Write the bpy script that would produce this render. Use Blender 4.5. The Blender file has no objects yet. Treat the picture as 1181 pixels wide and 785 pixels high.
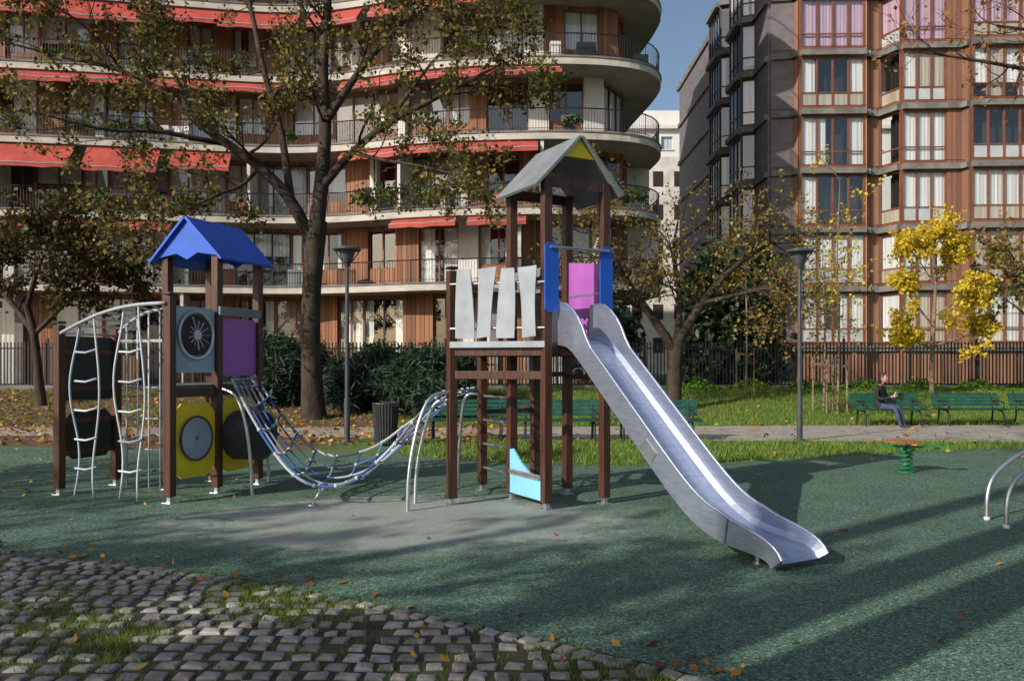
import bpy, math, random
import numpy as np
from mathutils import Vector, Matrix
R = random.Random(7)
rng = np.random.default_rng(11)
scene = bpy.context.scene
scene.view_settings.view_transform = 'Standard'
scene.view_settings.look = 'None'
scene.view_settings.exposure = 0

F = 920.0
def at(px, py, D):
    """survey helper: metres from a bearing, a height reading and a distance"""
    return Vector(((px-590.5)/F*D, D, 1.6-(py-420)/F*D))
def gz(y):
    t = min(1, max(0, (y-21)/8.0)); t = t*t*(3-2*t)
    return 0.65*t

# ------------------------------------------------------------ materials
def newmat(name):
    m = bpy.data.materials.new(name); m.use_nodes = True
    nt = m.node_tree; b = nt.nodes['Principled BSDF']
    return m, nt, b
def N(nt, t, **kw):
    n = nt.nodes.new(t)
    for k, v in kw.items(): setattr(n, k, v)
    return n
def ramp(nt, fac, stops, interp='LINEAR'):
    r = N(nt, 'ShaderNodeValToRGB'); r.color_ramp.interpolation = interp
    el = r.color_ramp.elements
    while len(el) < len(stops): el.new(0.5)
    for e, (p, c) in zip(el, stops):
        e.position = p; e.color = (c[0], c[1], c[2], 1)
    nt.links.new(fac, r.inputs[0]); return r.outputs[0]
def coords(nt, stretch=(1,1,1)):
    tc = N(nt, 'ShaderNodeTexCoord'); mp = N(nt, 'ShaderNodeMapping')
    mp.inputs['Scale'].default_value = stretch
    nt.links.new(tc.outputs['Object'], mp.inputs[0]); return mp.outputs[0]
def noise(nt, vec, scale, detail=4, rough=.55):
    n = N(nt, 'ShaderNodeTexNoise'); n.inputs['Scale'].default_value = scale
    n.inputs['Detail'].default_value = detail; n.inputs['Roughness'].default_value = rough
    nt.links.new(vec, n.inputs['Vector']); return n.outputs[0]
def bumpn(nt, b, h, strength, dist=.02):
    bp = N(nt, 'ShaderNodeBump'); bp.inputs['Strength'].default_value = strength
    bp.inputs['Distance'].default_value = dist
    nt.links.new(h, bp.inputs['Height']); nt.links.new(bp.outputs[0], b.inputs['Normal'])
def pmat(name, c1, c2=None, scale=4, rough=.7, metal=0, bump=0, stretch=(1,1,1), spec=.4, lo=.35, hi=.65, detail=5):
    m, nt, b = newmat(name)
    if c2 is None: c2 = tuple(x*.75 for x in c1)
    v = coords(nt, stretch); n = noise(nt, v, scale, detail)
    nt.links.new(ramp(nt, n, [(lo, c2), (hi, c1)]), b.inputs['Base Color'])
    b.inputs['Roughness'].default_value = rough; b.inputs['Metallic'].default_value = metal
    b.inputs['Specular IOR Level'].default_value = spec
    if bump: bumpn(nt, b, noise(nt, v, scale*4, 4), bump)
    return m
def imat(name, cols, rough=.6, transl=0, spec=.3, interp='LINEAR', nscale=0):
    m, nt, b = newmat(name)
    g = N(nt, 'ShaderNodeNewGeometry')
    st = [(i/(max(1, len(cols)-1)), c) for i, c in enumerate(cols)]
    col = ramp(nt, g.outputs['Random Per Island'], st, interp)
    if nscale:
        v = coords(nt); n = noise(nt, v, nscale)
        mx = N(nt, 'ShaderNodeMix', data_type='RGBA', blend_type='MULTIPLY'); mx.inputs[0].default_value = 1
        nt.links.new(col, mx.inputs[6]); nt.links.new(ramp(nt, n, [(.3, (.55,.55,.55)), (.7, (1.25,1.25,1.25))]), mx.inputs[7])
        col = mx.outputs[2]; 
    nt.links.new(col, b.inputs['Base Color'])
    b.inputs['Roughness'].default_value = rough; b.inputs['Specular IOR Level'].default_value = spec
    if nscale: bumpn(nt, b, noise(nt, coords(nt), nscale*6), .5, .01)
    if transl:
        t = N(nt, 'ShaderNodeBsdfTranslucent'); mx = N(nt, 'ShaderNodeMixShader'); mx.inputs[0].default_value = transl
        nt.links.new(col, t.inputs[0]); nt.links.new(b.outputs[0], mx.inputs[1]); nt.links.new(t.outputs[0], mx.inputs[2])
        nt.links.new(mx.outputs[0], nt.nodes['Material Output'].inputs[0])
    return m

M = {}
M['post'] = pmat('brown_post_wood', (.095,.038,.024), (.045,.02,.014), 3, .42, stretch=(8,8,.8), bump=.15)
M['steel'] = pmat('brushed_steel', (.52,.57,.70), (.40,.45,.58), 7, .34, .82, stretch=(1,1,6))
M['tube'] = pmat('steel_tube', (.62,.64,.67), (.5,.52,.55), 8, .35, .9)
M['darkmetal'] = pmat('dark_metal', (.028,.03,.034), (.016,.018,.02), 5, .5, .3)
M['ribs'] = pmat('drum_ribs', (.06,.06,.065), (.035,.035,.04), 5, .4)
M['blue'] = pmat('blue_panel', (.015,.11,.60), (.012,.085,.48), 3, .4)
M['purple'] = pmat('purple_panel', (.40,.12,.46), (.33,.09,.39), 3, .4)
M['cyan'] = pmat('light_blue_panel', (.22,.55,.75), (.2,.48,.68), 3, .45)
M['paleblue'] = pmat('pale_grey_blue_panel', (.34,.44,.52), (.28,.37,.45), 3, .45)
M['yellow'] = pmat('yellow_panel', (.85,.62,.02), (.75,.52,.02), 3, .45)
M['grey'] = pmat('grey_panel', (.21,.23,.25), (.15,.165,.18), 3, .5)
M['lgrey'] = pmat('light_grey_panel', (.36,.40,.45), (.28,.31,.35), 4, .45)
M['black'] = pmat('black_plastic', (.012,.012,.013), (.02,.02,.02), 3, .4)
M['dgreen'] = pmat('dark_green_panel', (.012,.026,.025), (.008,.016,.016), 3, .4)
M['deck'] = pmat('deck_boards', (.12,.11,.10), (.08,.07,.06), 8, .7)
M['rope'] = imat('ropes', [(.02,.05,.16), (.03,.10,.32), (.45,.5,.55), (.03,.04,.08), (.3,.35,.42)], .7)
M['lrope'] = imat('pale_ropes', [(.35,.42,.5), (.5,.55,.58), (.2,.28,.42)], .7)
M['benchgreen'] = pmat('green_bench_paint', (.016,.085,.06), (.01,.05,.036), 6, .32)
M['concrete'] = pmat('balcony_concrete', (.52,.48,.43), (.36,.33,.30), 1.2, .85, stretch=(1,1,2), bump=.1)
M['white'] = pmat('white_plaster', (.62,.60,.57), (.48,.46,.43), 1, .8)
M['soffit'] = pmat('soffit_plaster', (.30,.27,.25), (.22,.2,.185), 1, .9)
M['awning'] = pmat('red_awning_cloth', (.44,.07,.05), (.30,.045,.035), .9, .75, stretch=(2,1,1))
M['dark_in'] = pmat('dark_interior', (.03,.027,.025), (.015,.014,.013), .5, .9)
M['rframe'] = pmat('redbrown_window_frame', (.22,.075,.04), (.15,.05,.028), 2, .5)
M['bframe'] = pmat('dark_window_frame', (.035,.03,.028), (.025,.02,.02), 2, .5)
M['stone'] = pmat('purple_grey_cladding', (.17,.15,.16), (.12,.105,.115), 1.5, .75, stretch=(1,1,2), bump=.1)
M['band'] = pmat('slab_band', (.20,.19,.185), (.11,.105,.10), 1.5, .8)
M['paleb'] = pmat('pale_building_plaster', (.66,.65,.64), (.58,.57,.56), .5, .85)
M['ivory'] = pmat('white_panel', (.6,.6,.6), (.5,.5,.5), 2, .5)
M['bark'] = pmat('bark', (.06,.043,.03), (.018,.014,.011), 5, .9, stretch=(1,1,.35), bump=.9)
M['bark2'] = pmat('pale_bark', (.25,.19,.13), (.14,.10,.07), 6, .9, stretch=(1,1,.4), bump=.4)
M['blackbin'] = pmat('bin_metal', (.06,.062,.068), (.04,.042,.046), 6, .5, .3)
M['lampgrey'] = pmat('lamp_paint', (.08,.09,.105), (.055,.06,.07), 6, .45, .3)
M['springgreen'] = pmat('spring_green', (.008,.17,.06), (.006,.12,.04), 6, .4)
M['seatwood'] = pmat('seat_wood', (.33,.16,.07), (.2,.09,.04), 6, .6, stretch=(1,6,1))

def woodslat(name, c1, c2, freq):
    m, nt, b = newmat(name); tc = N(nt, 'ShaderNodeTexCoord')
    sx = N(nt, 'ShaderNodeSeparateXYZ'); nt.links.new(tc.outputs['Object'], sx.inputs[0])
    a = N(nt, 'ShaderNodeMath', operation='ADD'); nt.links.new(sx.outputs[0], a.inputs[0]); nt.links.new(sx.outputs[1], a.inputs[1])
    ml = N(nt, 'ShaderNodeMath', operation='MULTIPLY'); ml.inputs[1].default_value = freq; nt.links.new(a.outputs[0], ml.inputs[0])
    fr = N(nt, 'ShaderNodeMath', operation='FRACT'); nt.links.new(ml.outputs[0], fr.inputs[0])
    fl = N(nt, 'ShaderNodeMath', operation='FLOOR'); nt.links.new(ml.outputs[0], fl.inputs[0])
    wn = N(nt, 'ShaderNodeTexWhiteNoise', noise_dimensions='1D'); nt.links.new(fl.outputs[0], wn.inputs['W'])
    n = noise(nt, coords(nt, (1,1,.25)), 1.1, 6, .7)
    ad = N(nt, 'ShaderNodeMath', operation='ADD'); nt.links.new(wn.outputs[0], ad.inputs[0]); nt.links.new(n, ad.inputs[1])
    hf = N(nt, 'ShaderNodeMath', operation='MULTIPLY'); hf.inputs[1].default_value = .5; nt.links.new(ad.outputs[0], hf.inputs[0])
    col = ramp(nt, hf.outputs[0], [(.2, c2), (.8, c1)])
    gap = ramp(nt, fr.outputs[0], [(0, (.3,.3,.3)), (.12, (1,1,1)), (.88, (1,1,1)), (1, (.3,.3,.3))])
    mx = N(nt, 'ShaderNodeMix', data_type='RGBA', blend_type='MULTIPLY'); mx.inputs[0].default_value = 1
    nt.links.new(col, mx.inputs[6]); nt.links.new(gap, mx.inputs[7]); nt.links.new(mx.outputs[2], b.inputs['Base Color'])
    bumpn(nt, b, gap, .6, .03); b.inputs['Roughness'].default_value = .7
    return m
M['wood'] = woodslat('wood_cladding', (.36,.15,.065), (.13,.055,.03), 7)
M['wood2'] = woodslat('redbrown_cladding', (.34,.165,.095), (.14,.065,.042), 4)

def curtain(name, c1, c2, freq=5):
    m, nt, b = newmat(name); v = coords(nt, (1,1,.02))
    n = noise(nt, v, freq, 2); nt.links.new(ramp(nt, n, [(.35, c2), (.65, c1)]), b.inputs['Base Color'])
    bumpn(nt, b, n, .4, .1); b.inputs['Roughness'].default_value = .9
    return m
M['curt'] = curtain('white_curtain', (.80,.79,.77), (.56,.55,.54))
M['curtp'] = curtain('pink_curtain', (.60,.40,.50), (.42,.28,.37))
M['curtb'] = curtain('beige_curtain', (.55,.47,.37), (.38,.31,.24))
M['blind'] = pmat('blue_grey_blind', (.35,.42,.5), (.28,.34,.42), 2, .7)
def glassmat(name, tint=(.93,.96,.97), fac=.15):
    m, nt, b = newmat(name); nt.nodes.remove(b)
    t = N(nt, 'ShaderNodeBsdfTransparent'); t.inputs[0].default_value = (*tint, 1)
    g = N(nt, 'ShaderNodeBsdfGlossy'); g.inputs['Roughness'].default_value = .02
    mx = N(nt, 'ShaderNodeMixShader'); mx.inputs[0].default_value = fac
    nt.links.new(t.outputs[0], mx.inputs[1]); nt.links.new(g.outputs[0], mx.inputs[2])
    nt.links.new(mx.outputs[0], nt.nodes['Material Output'].inputs[0]); return m
M['glass'] = glassmat('window_glass')

# ------------------------------------------------------------ mesh builder
class MB:
    def __init__(s): s.v = []; s.f = []; s.m = []; s.mats = []
    def mi(s, m):
        if m not in s.mats: s.mats.append(m)
        return s.mats.index(m)
    def add(s, vs, fs, m):
        o = len(s.v); s.v += [tuple(x) for x in vs]; k = s.mi(m)
        s.f += [tuple(i+o for i in f) for f in fs]; s.m += [k]*len(fs)
    def hexa(s, p, m):  # 4 bottom + 4 top
        s.add(p, [(3,2,1,0),(4,5,6,7),(0,1,5,4),(1,2,6,5),(2,3,7,6),(3,0,4,7)], m)
    def box(s, c, sz, m, rz=0):
        cx, cy, cz = c; a, b, h = sz[0]/2, sz[1]/2, sz[2]/2; co, si = math.cos(rz), math.sin(rz)
        q = [(-a,-b),(a,-b),(a,b),(-a,b)]
        s.hexa([(cx+x*co-y*si, cy+x*si+y*co, cz+z) for z in (-h, h) for x, y in q], m)
    def seg(s, p0, p1, z0, z1, t, m, off=0):
        d = Vector((p1[0]-p0[0], p1[1]-p0[1])); L = d.length
        if L < 1e-5: return
        d /= L; n = Vector((d.y, -d.x))  # outward
        a = off+t/2; b = off-t/2
        q = [Vector(p0[:2])+n*a, Vector(p1[:2])+n*a, Vector(p1[:2])+n*b, Vector(p0[:2])+n*b]
        s.hexa([(x.x, x.y, z) for z in (z0, z1) for x in q], m)
    def beam(s, a, b, w, h, m):
        a = Vector(a); b = Vector(b); t = (b-a).normalized()
        up = Vector((0,0,1)) if abs(t.z) < .95 else Vector((0,1,0))
        sd = t.cross(up).normalized(); u = sd.cross(t)
        vs = []
        for p in (a, b):
            vs += [p-sd*w/2-u*h/2, p+sd*w/2-u*h/2, p+sd*w/2+u*h/2, p-sd*w/2+u*h/2]
        s.hexa(vs, m)
    def tube(s, pts, r, n, m, caps=True):
        pts = [Vector(p) for p in pts]; k = len(pts)
        rs = r if hasattr(r, '__len__') else [r]*k
        t0 = (pts[1]-pts[0]).normalized()
        u = t0.orthogonal().normalized(); vs = []; pt = t0
        for i, p in enumerate(pts):
            t = (pts[min(i+1, k-1)]-pts[max(i-1, 0)])
            t = t.normalized() if t.length > 1e-7 else pt
            u = pt.rotation_difference(t) @ u; u = (u-t*u.dot(t)).normalized(); w = t.cross(u); pt = t
            for j in range(n):
                a = 2*math.pi*j/n; vs.append(p+(u*math.cos(a)+w*math.sin(a))*rs[i])
        fs = [(i*n+j, i*n+(j+1) % n, (i+1)*n+(j+1) % n, (i+1)*n+j) for i in range(k-1) for j in range(n)]
        if caps: fs += [tuple(range(n-1, -1, -1)), tuple((k-1)*n+j for j in range(n))]
        s.add(vs, fs, m)
    def cyl(s, p, r, h, n, m, r2=None):
        s.tube([p, (p[0], p[1], p[2]+h)], [r, r if r2 is None else r2], n, m)
    def poly(s, pts2, o, ux, uy, th, m):
        """extruded polygon in plane (o,ux,uy)"""
        o = Vector(o); ux = Vector(ux).normalized(); uy = Vector(uy).normalized(); nn = ux.cross(uy).normalized()
        k = len(pts2); vs = [o+ux*x+uy*y+nn*th/2 for x, y in pts2]+[o+ux*x+uy*y-nn*th/2 for x, y in pts2]
        fs = [tuple(range(k)), tuple(range(2*k-1, k-1, -1))]+[(i, k+i, k+(i+1) % k, (i+1) % k) for i in range(k)]
        s.add(vs, fs, m)
    def ball(s, c, r, m, seg=10, rings=7):
        r = r if hasattr(r, '__len__') else (r, r, r)
        vs = []; fs = []
        for i in range(rings+1):
            th = math.pi*i/rings
            for j in range(seg):
                a = 2*math.pi*j/seg
                vs.append((c[0]+r[0]*math.sin(th)*math.cos(a), c[1]+r[1]*math.sin(th)*math.sin(a), c[2]+r[2]*math.cos(th)))
        for i in range(rings):
            for j in range(seg): fs.append((i*seg+j, (i+1)*seg+j, (i+1)*seg+(j+1) % seg, i*seg+(j+1) % seg))
        s.add(vs, fs, m)
    def obj(s, name, parent=None, world=True, smooth=False, bevel=0):
        me = bpy.data.meshes.new(name); me.from_pydata(s.v, [], s.f)
        for m in s.mats: me.materials.append(M[m] if isinstance(m, str) else m)
        me.polygons.foreach_set('material_index', s.m)
        if smooth: me.polygons.foreach_set('use_smooth', [True]*len(s.f))
        me.update(); o = bpy.data.objects.new(name, me); scene.collection.objects.link(o)
        if parent:
            o.parent = parent
            if world: o.location = -parent.location
        if bevel:
            b = o.modifiers.new('bevel', 'BEVEL'); b.width = bevel; b.segments = 2; b.limit_method = 'ANGLE'
        return o
def empty(name, loc=(0,0,0), rz=0):
    e = bpy.data.objects.new(name, None); e.empty_display_size = .3
    e.location = loc; e.rotation_euler = (0,0,rz); scene.collection.objects.link(e); return e
def np_obj(name, verts, nper, mat, parent=None):
    verts = np.ascontiguousarray(verts.reshape(-1, 3), dtype=np.float32); n = len(verts); f = n//nper
    me = bpy.data.meshes.new(name); me.vertices.add(n); me.vertices.foreach_set('co', verts.ravel())
    me.loops.add(n); me.loops.foreach_set('vertex_index', np.arange(n, dtype=np.int32))
    me.polygons.add(f); me.polygons.foreach_set('loop_start', np.arange(f, dtype=np.int32)*nper)
    me.update(calc_edges=True); me.validate()
    me.materials.append(M[mat] if isinstance(mat, str) else mat)
    o = bpy.data.objects.new(name, me); scene.collection.objects.link(o)
    if parent: o.parent = parent; o.location = -parent.location
    return o
def unit(n):
    d = rng.normal(size=(n, 3)); return d/np.linalg.norm(d, axis=1, keepdims=True)
def leaves(name, pts, size, mat, parent=None, elong=1.5, flat=0, droop=0, wid=.42):
    p = np.asarray(pts, dtype=float); n = len(p)
    d = unit(n); e = unit(n)
    if flat: d[:, 2] *= flat; e[:, 2] *= flat
    if droop: d[:, 2] -= droop
    d /= np.linalg.norm(d, axis=1, keepdims=True)
    e = e-d*(e*d).sum(1, keepdims=True); e /= np.linalg.norm(e, axis=1, keepdims=True)
    s = size*(.6+.8*rng.random((n, 1)))
    v = np.stack([p-d*s*.5*elong/1.2, p+e*s*wid-d*s*.05, p+d*s*.5*elong/1.2, p-e*s*wid-d*s*.05], axis=1)
    return np_obj(name, v, 4, mat, parent)
def grass(name, pts, h, w, mat, parent=None):
    p = np.asarray(pts, dtype=float); n = len(p); a = rng.random(n)*6.283
    sd = np.stack([np.cos(a), np.sin(a), np.zeros(n)], 1)*w/2
    hh = h*(.5+rng.random((n, 1)))
    tip = p+np.concatenate([rng.normal(size=(n, 2))*.35*hh, hh], 1)
    return np_obj(name, np.stack([p-sd, p+sd, tip], 1), 3, mat, parent)
def chaikin(pts, it=2):
    P = [Vector(p) for p in pts]
    for _ in range(it):
        Q = [P[0]]
        for a, b in zip(P, P[1:]): Q += [a*.75+b*.25, a*.25+b*.75]
        Q.append(P[-1]); P = Q
    return P

# ------------------------------------------------------------ world / sun / camera
SUN_AZ = math.radians(51); SUN_EL = math.radians(28)
sd = Vector((-math.sin(SUN_AZ)*math.cos(SUN_EL), -math.cos(SUN_AZ)*math.cos(SUN_EL), math.sin(SUN_EL)))
w = bpy.data.worlds.new('World'); scene.world = w; w.use_nodes = True
nt = w.node_tree; sky = nt.nodes.new('ShaderNodeTexSky'); sky.sky_type = 'NISHITA'; sky.sun_disc = False
sky.sun_elevation = SUN_EL; sky.sun_rotation = math.atan2(sd.x, sd.y) % (2*math.pi)
sky.air_density = 1.0; sky.dust_density = 2.2; sky.ozone_density = 1.0
nt.links.new(sky.outputs[0], nt.nodes['Background'].inputs[0]); nt.nodes['Background'].inputs[1].default_value = .125
L = bpy.data.lights.new('sun', 'SUN'); L.energy = 5.0; L.angle = math.radians(.53); L.color = (1, .93, .82)
so = bpy.data.objects.new('sun', L); so.rotation_euler = (-sd).to_track_quat('-Z', 'Y').to_euler(); so.location = (-20, -20, 30); scene.collection.objects.link(so)
cam = bpy.data.cameras.new('camera'); cam.sensor_width = 36; cam.lens = 36*F/1181; cam.shift_y = 27.5/1181
cam.clip_end = 2000; cam.clip_start = .05
co = bpy.data.objects.new('camera', cam); co.location = (0,0,1.6); co.rotation_euler = (math.radians(90), 0, 0)
scene.collection.objects.link(co); scene.camera = co

# ------------------------------------------------------------ ground
def ground_mat():
    m, nt, b = newmat('grass_and_litter_soil'); tc = N(nt, 'ShaderNodeTexCoord')
    sx = N(nt, 'ShaderNodeSeparateXYZ'); nt.links.new(tc.outputs['Object'], sx.inputs[0])
    v = coords(nt); n1 = noise(nt, v, .6, 5); n2 = noise(nt, v, 9, 6, .7)
    mr = N(nt, 'ShaderNodeMapRange'); mr.inputs[1].default_value = -4.5; mr.inputs[2].default_value = 0; nt.links.new(sx.outputs[0], mr.inputs[0])
    a = N(nt, 'ShaderNodeMath', operation='ADD'); nt.links.new(mr.outputs[0], a.inputs[0]); nt.links.new(n1, a.inputs[1])
    g = ramp(nt, n2, [(.3, (.05,.09,.014)), (.6, (.10,.17,.025)), (.8, (.17,.16,.045))])
    l = ramp(nt, n2, [(.3, (.045,.028,.018)), (.55, (.12,.07,.04)), (.75, (.22,.12,.05))])
    mx = N(nt, 'ShaderNodeMix', data_type='RGBA')
    mask = ramp(nt, a.outputs[0], [(.55, (0,0,0)), (.85, (1,1,1))]); nt.links.new(mask, mx.inputs[0])
    nt.links.new(l, mx.inputs[6]); nt.links.new(g, mx.inputs[7]); nt.links.new(mx.outputs[2], b.inputs['Base Color'])
    b.inputs['Roughness'].default_value = .95; bumpn(nt, b, n2, .8, .05); return m
M['ground'] = ground_mat()
mb = MB()
xs = [-400, -60, -30, -10, 0, 10, 30, 60, 400]; ys = [-300, -40, -5, 5, 12, 18, 21]+[21+i*.5 for i in range(1, 18)]+[35, 60, 120, 900]
vs = [(x, y, gz(y)) for y in ys for x in xs]; nx = len(xs)
mb.add(vs, [(j*nx+i, j*nx+i+1, (j+1)*nx+i+1, (j+1)*nx+i) for j in range(len(ys)-1) for i in range(nx-1)], 'ground')
mb.obj('ground', smooth=True)

def rubber_mat():
    m, nt, b = newmat('green_rubber_granules'); v = coords(nt)
    vo = N(nt, 'ShaderNodeTexVoronoi'); vo.inputs['Scale'].default_value = 85; nt.links.new(v, vo.inputs['Vector'])
    sp = N(nt, 'ShaderNodeSeparateXYZ'); nt.links.new(vo.outputs['Color'], sp.inputs[0])
    c = ramp(nt, sp.outputs[0], [(0, (.022,.05,.034)), (.45, (.062,.13,.088)), (.8, (.11,.20,.14)), (1, (.26,.36,.28))])
    n = noise(nt, v, .7, 6, .65); sh = ramp(nt, n, [(.3, (.72,.76,.74)), (.7, (1.2,1.15,1.15))])
    mx = N(nt, 'ShaderNodeMix', data_type='RGBA', blend_type='MULTIPLY'); mx.inputs[0].default_value = 1
    nt.links.new(c, mx.inputs[6]); nt.links.new(sh, mx.inputs[7])
    # sun glare off the windows, painted into the colour by net and tower
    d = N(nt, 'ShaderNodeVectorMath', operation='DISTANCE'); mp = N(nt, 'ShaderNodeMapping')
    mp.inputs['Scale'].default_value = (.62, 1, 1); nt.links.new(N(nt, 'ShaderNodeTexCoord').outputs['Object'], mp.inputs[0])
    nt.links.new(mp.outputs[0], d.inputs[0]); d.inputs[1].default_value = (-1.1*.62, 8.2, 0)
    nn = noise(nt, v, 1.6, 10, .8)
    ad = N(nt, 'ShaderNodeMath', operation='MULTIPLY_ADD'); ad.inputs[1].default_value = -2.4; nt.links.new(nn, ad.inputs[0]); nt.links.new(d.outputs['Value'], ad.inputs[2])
    glare_mask = ramp(nt, ad.outputs[0], [(0, (.5,.5,.5)), (.2, (.16,.16,.16)), (.6, (0,0,0))])
    m2 = N(nt, 'ShaderNodeMix', data_type='RGBA'); nt.links.new(glare_mask, m2.inputs[0]); nt.links.new(mx.outputs[2], m2.inputs[6]); m2.inputs[7].default_value = (.46,.48,.45,1)
    nt.links.new(m2.outputs[2], b.inputs['Base Color']); b.inputs['Roughness'].default_value = .7; b.inputs['Specular IOR Level'].default_value = .35
    bumpn(nt, b, vo.outputs['Distance'], .7, .008); return m
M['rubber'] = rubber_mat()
bound = [(-14,7.6),(-9,7.3),(-6,6.95),(-4.3,6.7),(-2.66,6.26),(-1.48,5.66),(-.5,5.07),(.43,4.46),(1.05,4.03),(1.9,3.2),(2.6,2.2),(3.2,1.0),(3.6,-.5)]
bound = [Vector(p) for p in bound]; bs = chaikin([(p.x, p.y, 0) for p in bound], 2)
far = chaikin([(26,17,0),(16,15.6,0),(9.8,15.2,0),(7,14.5,0),(4.5,13.3,0),(2,12.3,0),(-.5,13,0),(-2,14,0),(-6,15,0),(-10,15.5,0),(-14,15.6,0)], 2)
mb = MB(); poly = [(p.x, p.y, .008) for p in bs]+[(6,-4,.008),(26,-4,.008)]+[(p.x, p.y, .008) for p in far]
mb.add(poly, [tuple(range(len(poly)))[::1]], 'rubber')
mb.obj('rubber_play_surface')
def ybound(x):
    for a, b in zip(bs, bs[1:]):
        if a.x <= x <= b.x: return a.y+(b.y-a.y)*(x-a.x)/max(1e-6, b.x-a.x)
    return -5
# path
M['path'] = pmat('path_gravel', (.36,.33,.29), (.23,.21,.19), 3, .9, bump=.3)
mb = MB(); a = chaikin([(-40,18.2,.004),(-12,18,.004),(0,17.2,.004),(8,16.4,.004),(16,16.2,.004),(40,17.5,.004)], 2); b = chaikin([(-40,20.6,.004),(-12,20.2,.004),(0,20.3,.004),(8,20.9,.004),(16,20.9,.004),(40,21,.004)], 2)
n = len(a); mb.add(a+b, [(i, i+1, n+i+1, n+i) for i in range(n-1)], 'path'); mb.obj('park_path')
# cobbles
M['cobdirt'] = pmat('mossy_joint_soil', (.075,.085,.03), (.04,.033,.022), 3, .95, bump=.6)
M['cob'] = imat('cobble_stone', [(.18,.17,.16), (.34,.32,.30), (.24,.22,.21), (.42,.40,.37), (.29,.27,.26), (.36,.31,.28)], .75, nscale=9)
mb = MB(); poly = [(p.x, p.y-.01, .003) for p in bs]+[(3.6,-5,.003),(-14,-5,.003)]
mb.add(poly, [tuple(range(len(poly)))], 'cobdirt'); cobroot = empty('cobblestone_paving', (-3,4,0)); mb.obj('joint_soil', cobroot)
mb = MB()
def stone(cx, cy, sx, sy, rz):
    if cy < 1.5: return
    c, s_ = math.cos(rz), math.sin(rz); h = .013+R.random()*.01; vs = []
    cor = [(-1,-1),(1,-1),(1,1),(-1,1)]; j = [(R.uniform(.76, 1.06), R.uniform(.76, 1.06)) for _ in cor]
    tl = R.uniform(-.005, .005)
    for k, z in ((1, 0), (.97, h*.65), (.80, h)):
        for (a, b), (ja, jb) in zip(cor, j):
            x = a*sx/2*ja*k; y = b*sy/2*jb*k; vs.append((cx+x*c-y*s_, cy+x*s_+y*c, z+(tl*a if z else 0)))
    vs.append((cx, cy, h+.003))
    fs = [(0,1,5,4),(1,2,6,5),(2,3,7,6),(3,0,4,7),(4,5,9,8),(5,6,10,9),(6,7,11,10),(7,4,8,11),(8,9,12),(9,10,12),(10,11,12),(11,8,12)]
    mb.add(vs, fs, 'cob')
def patch(x, y): return math.sin(x*2.3+1)*math.cos(y*2.9)+math.sin(x*.9-y*1.7)+.5*math.sin(x*5.1+y*4.3)
y = 1.5; row = 0
while y < 7.9:
    x = -9+R.random()*.1
    while x < 3.4:
        ww = R.uniform(.085, .13); yy = y+.05*math.sin(x*.9+row*.05)+.025*math.sin(x*2.7+row*.3)+R.uniform(-.013, .013)-.06*x*.4
        if yy < ybound(x)-.14 and yy > 1.5 and R.random() > (.04 if patch(x, yy) < 1.1 else .3): stone(x+ww/2, yy, ww, R.uniform(.076, .102), R.uniform(-.14, .14))
        x += ww+R.uniform(.02, .046)
    y += .134; row += 1
# border course
for a, b in zip(bs, bs[1:]):
    d = b-a; nseg = max(1, round(d.length/.135))
    for i in range(nseg):
        p = a+d*((i+.5)/nseg); t = d.normalized()
        if p.x > -9: stone(p.x+t.y*.07, p.y-t.x*.07, .112, .1, math.atan2(t.y, t.x))
mb.obj('stones', cobroot, smooth=False)

M['grass'] = imat('grass_blades', [(.06,.12,.015), (.12,.23,.025), (.19,.30,.035), (.24,.23,.06)], .7, .35)
M['fleaf'] = imat('fallen_leaf', [(.16,.06,.02), (.42,.2,.03), (.5,.34,.05), (.24,.12,.05), (.12,.05,.025), (.4,.14,.03)], .7, .1)
pts2 = []
for i in range(34000):
    x = R.uniform(-8, 2.6); yy = R.uniform(2.4, max(2.5, ybound(x)))
    pn = patch(x, yy)
    if pn > .15+R.random()*1.2 or R.random() < .08:
        for _ in range(5): pts2.append((x+R.gauss(0, .02), yy+R.gauss(0, .02), .008))
grass('paving_grass_tufts', pts2, .03, .006, 'grass')
pts = []
for i in range(80000):
    x = R.uniform(-2, 22); yy = R.uniform(12.2, 30)
    if yy < 16.3 and not (x < 10.2): continue
    if 16.5 < yy < 20.9: continue
    if yy < 16.6:
        k = None
        for a, b in zip(far, far[1:]):
            if b.x <= x <= a.x: k = a.y+(b.y-a.y)*(x-a.x)/(b.x-a.x)
        if k is None or yy < k-.03: continue
    pts.append((x, yy, gz(yy)))
for i in range(9000):
    x = R.uniform(-25, -2); yy = R.uniform(21, 30); pts.append((x, yy, gz(yy)))
grass('grass', pts, .09, .022, 'grass')
pts = []
for i in range(9500):
    x = R.uniform(-24, 0); yy = R.uniform(15.7, 29); pts.append((x, yy, gz(yy)+.02+R.random()*.02))
for i in range(700):
    x = R.uniform(-1, 20); yy = R.uniform(13, 29); pts.append((x, yy, gz(yy)+.05))
leaves('leaf_litter', pts, .09, 'fleaf', flat=.25)
pts = []
for i in range(560):
    x = R.uniform(-9.5, -2); yy = R.uniform(6.2, 15)
    if R.random() < math.exp(-(x+8)/2.6) and yy > ybound(x)-.2: pts.append((x, yy, .02))
for i in range(60): 
    x = R.uniform(-6, 8); yy = R.uniform(5, 14); pts.append((x, yy, .02))
for i in range(5): pts.append((R.uniform(.5, 3), R.uniform(4.2, 5.5), .02))
for i in range(50):
    x = R.uniform(-5, 1.2); yy = R.uniform(3.5, 6.6)
    if yy < ybound(x)+.3: pts.append((x, yy, .035))
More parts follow.
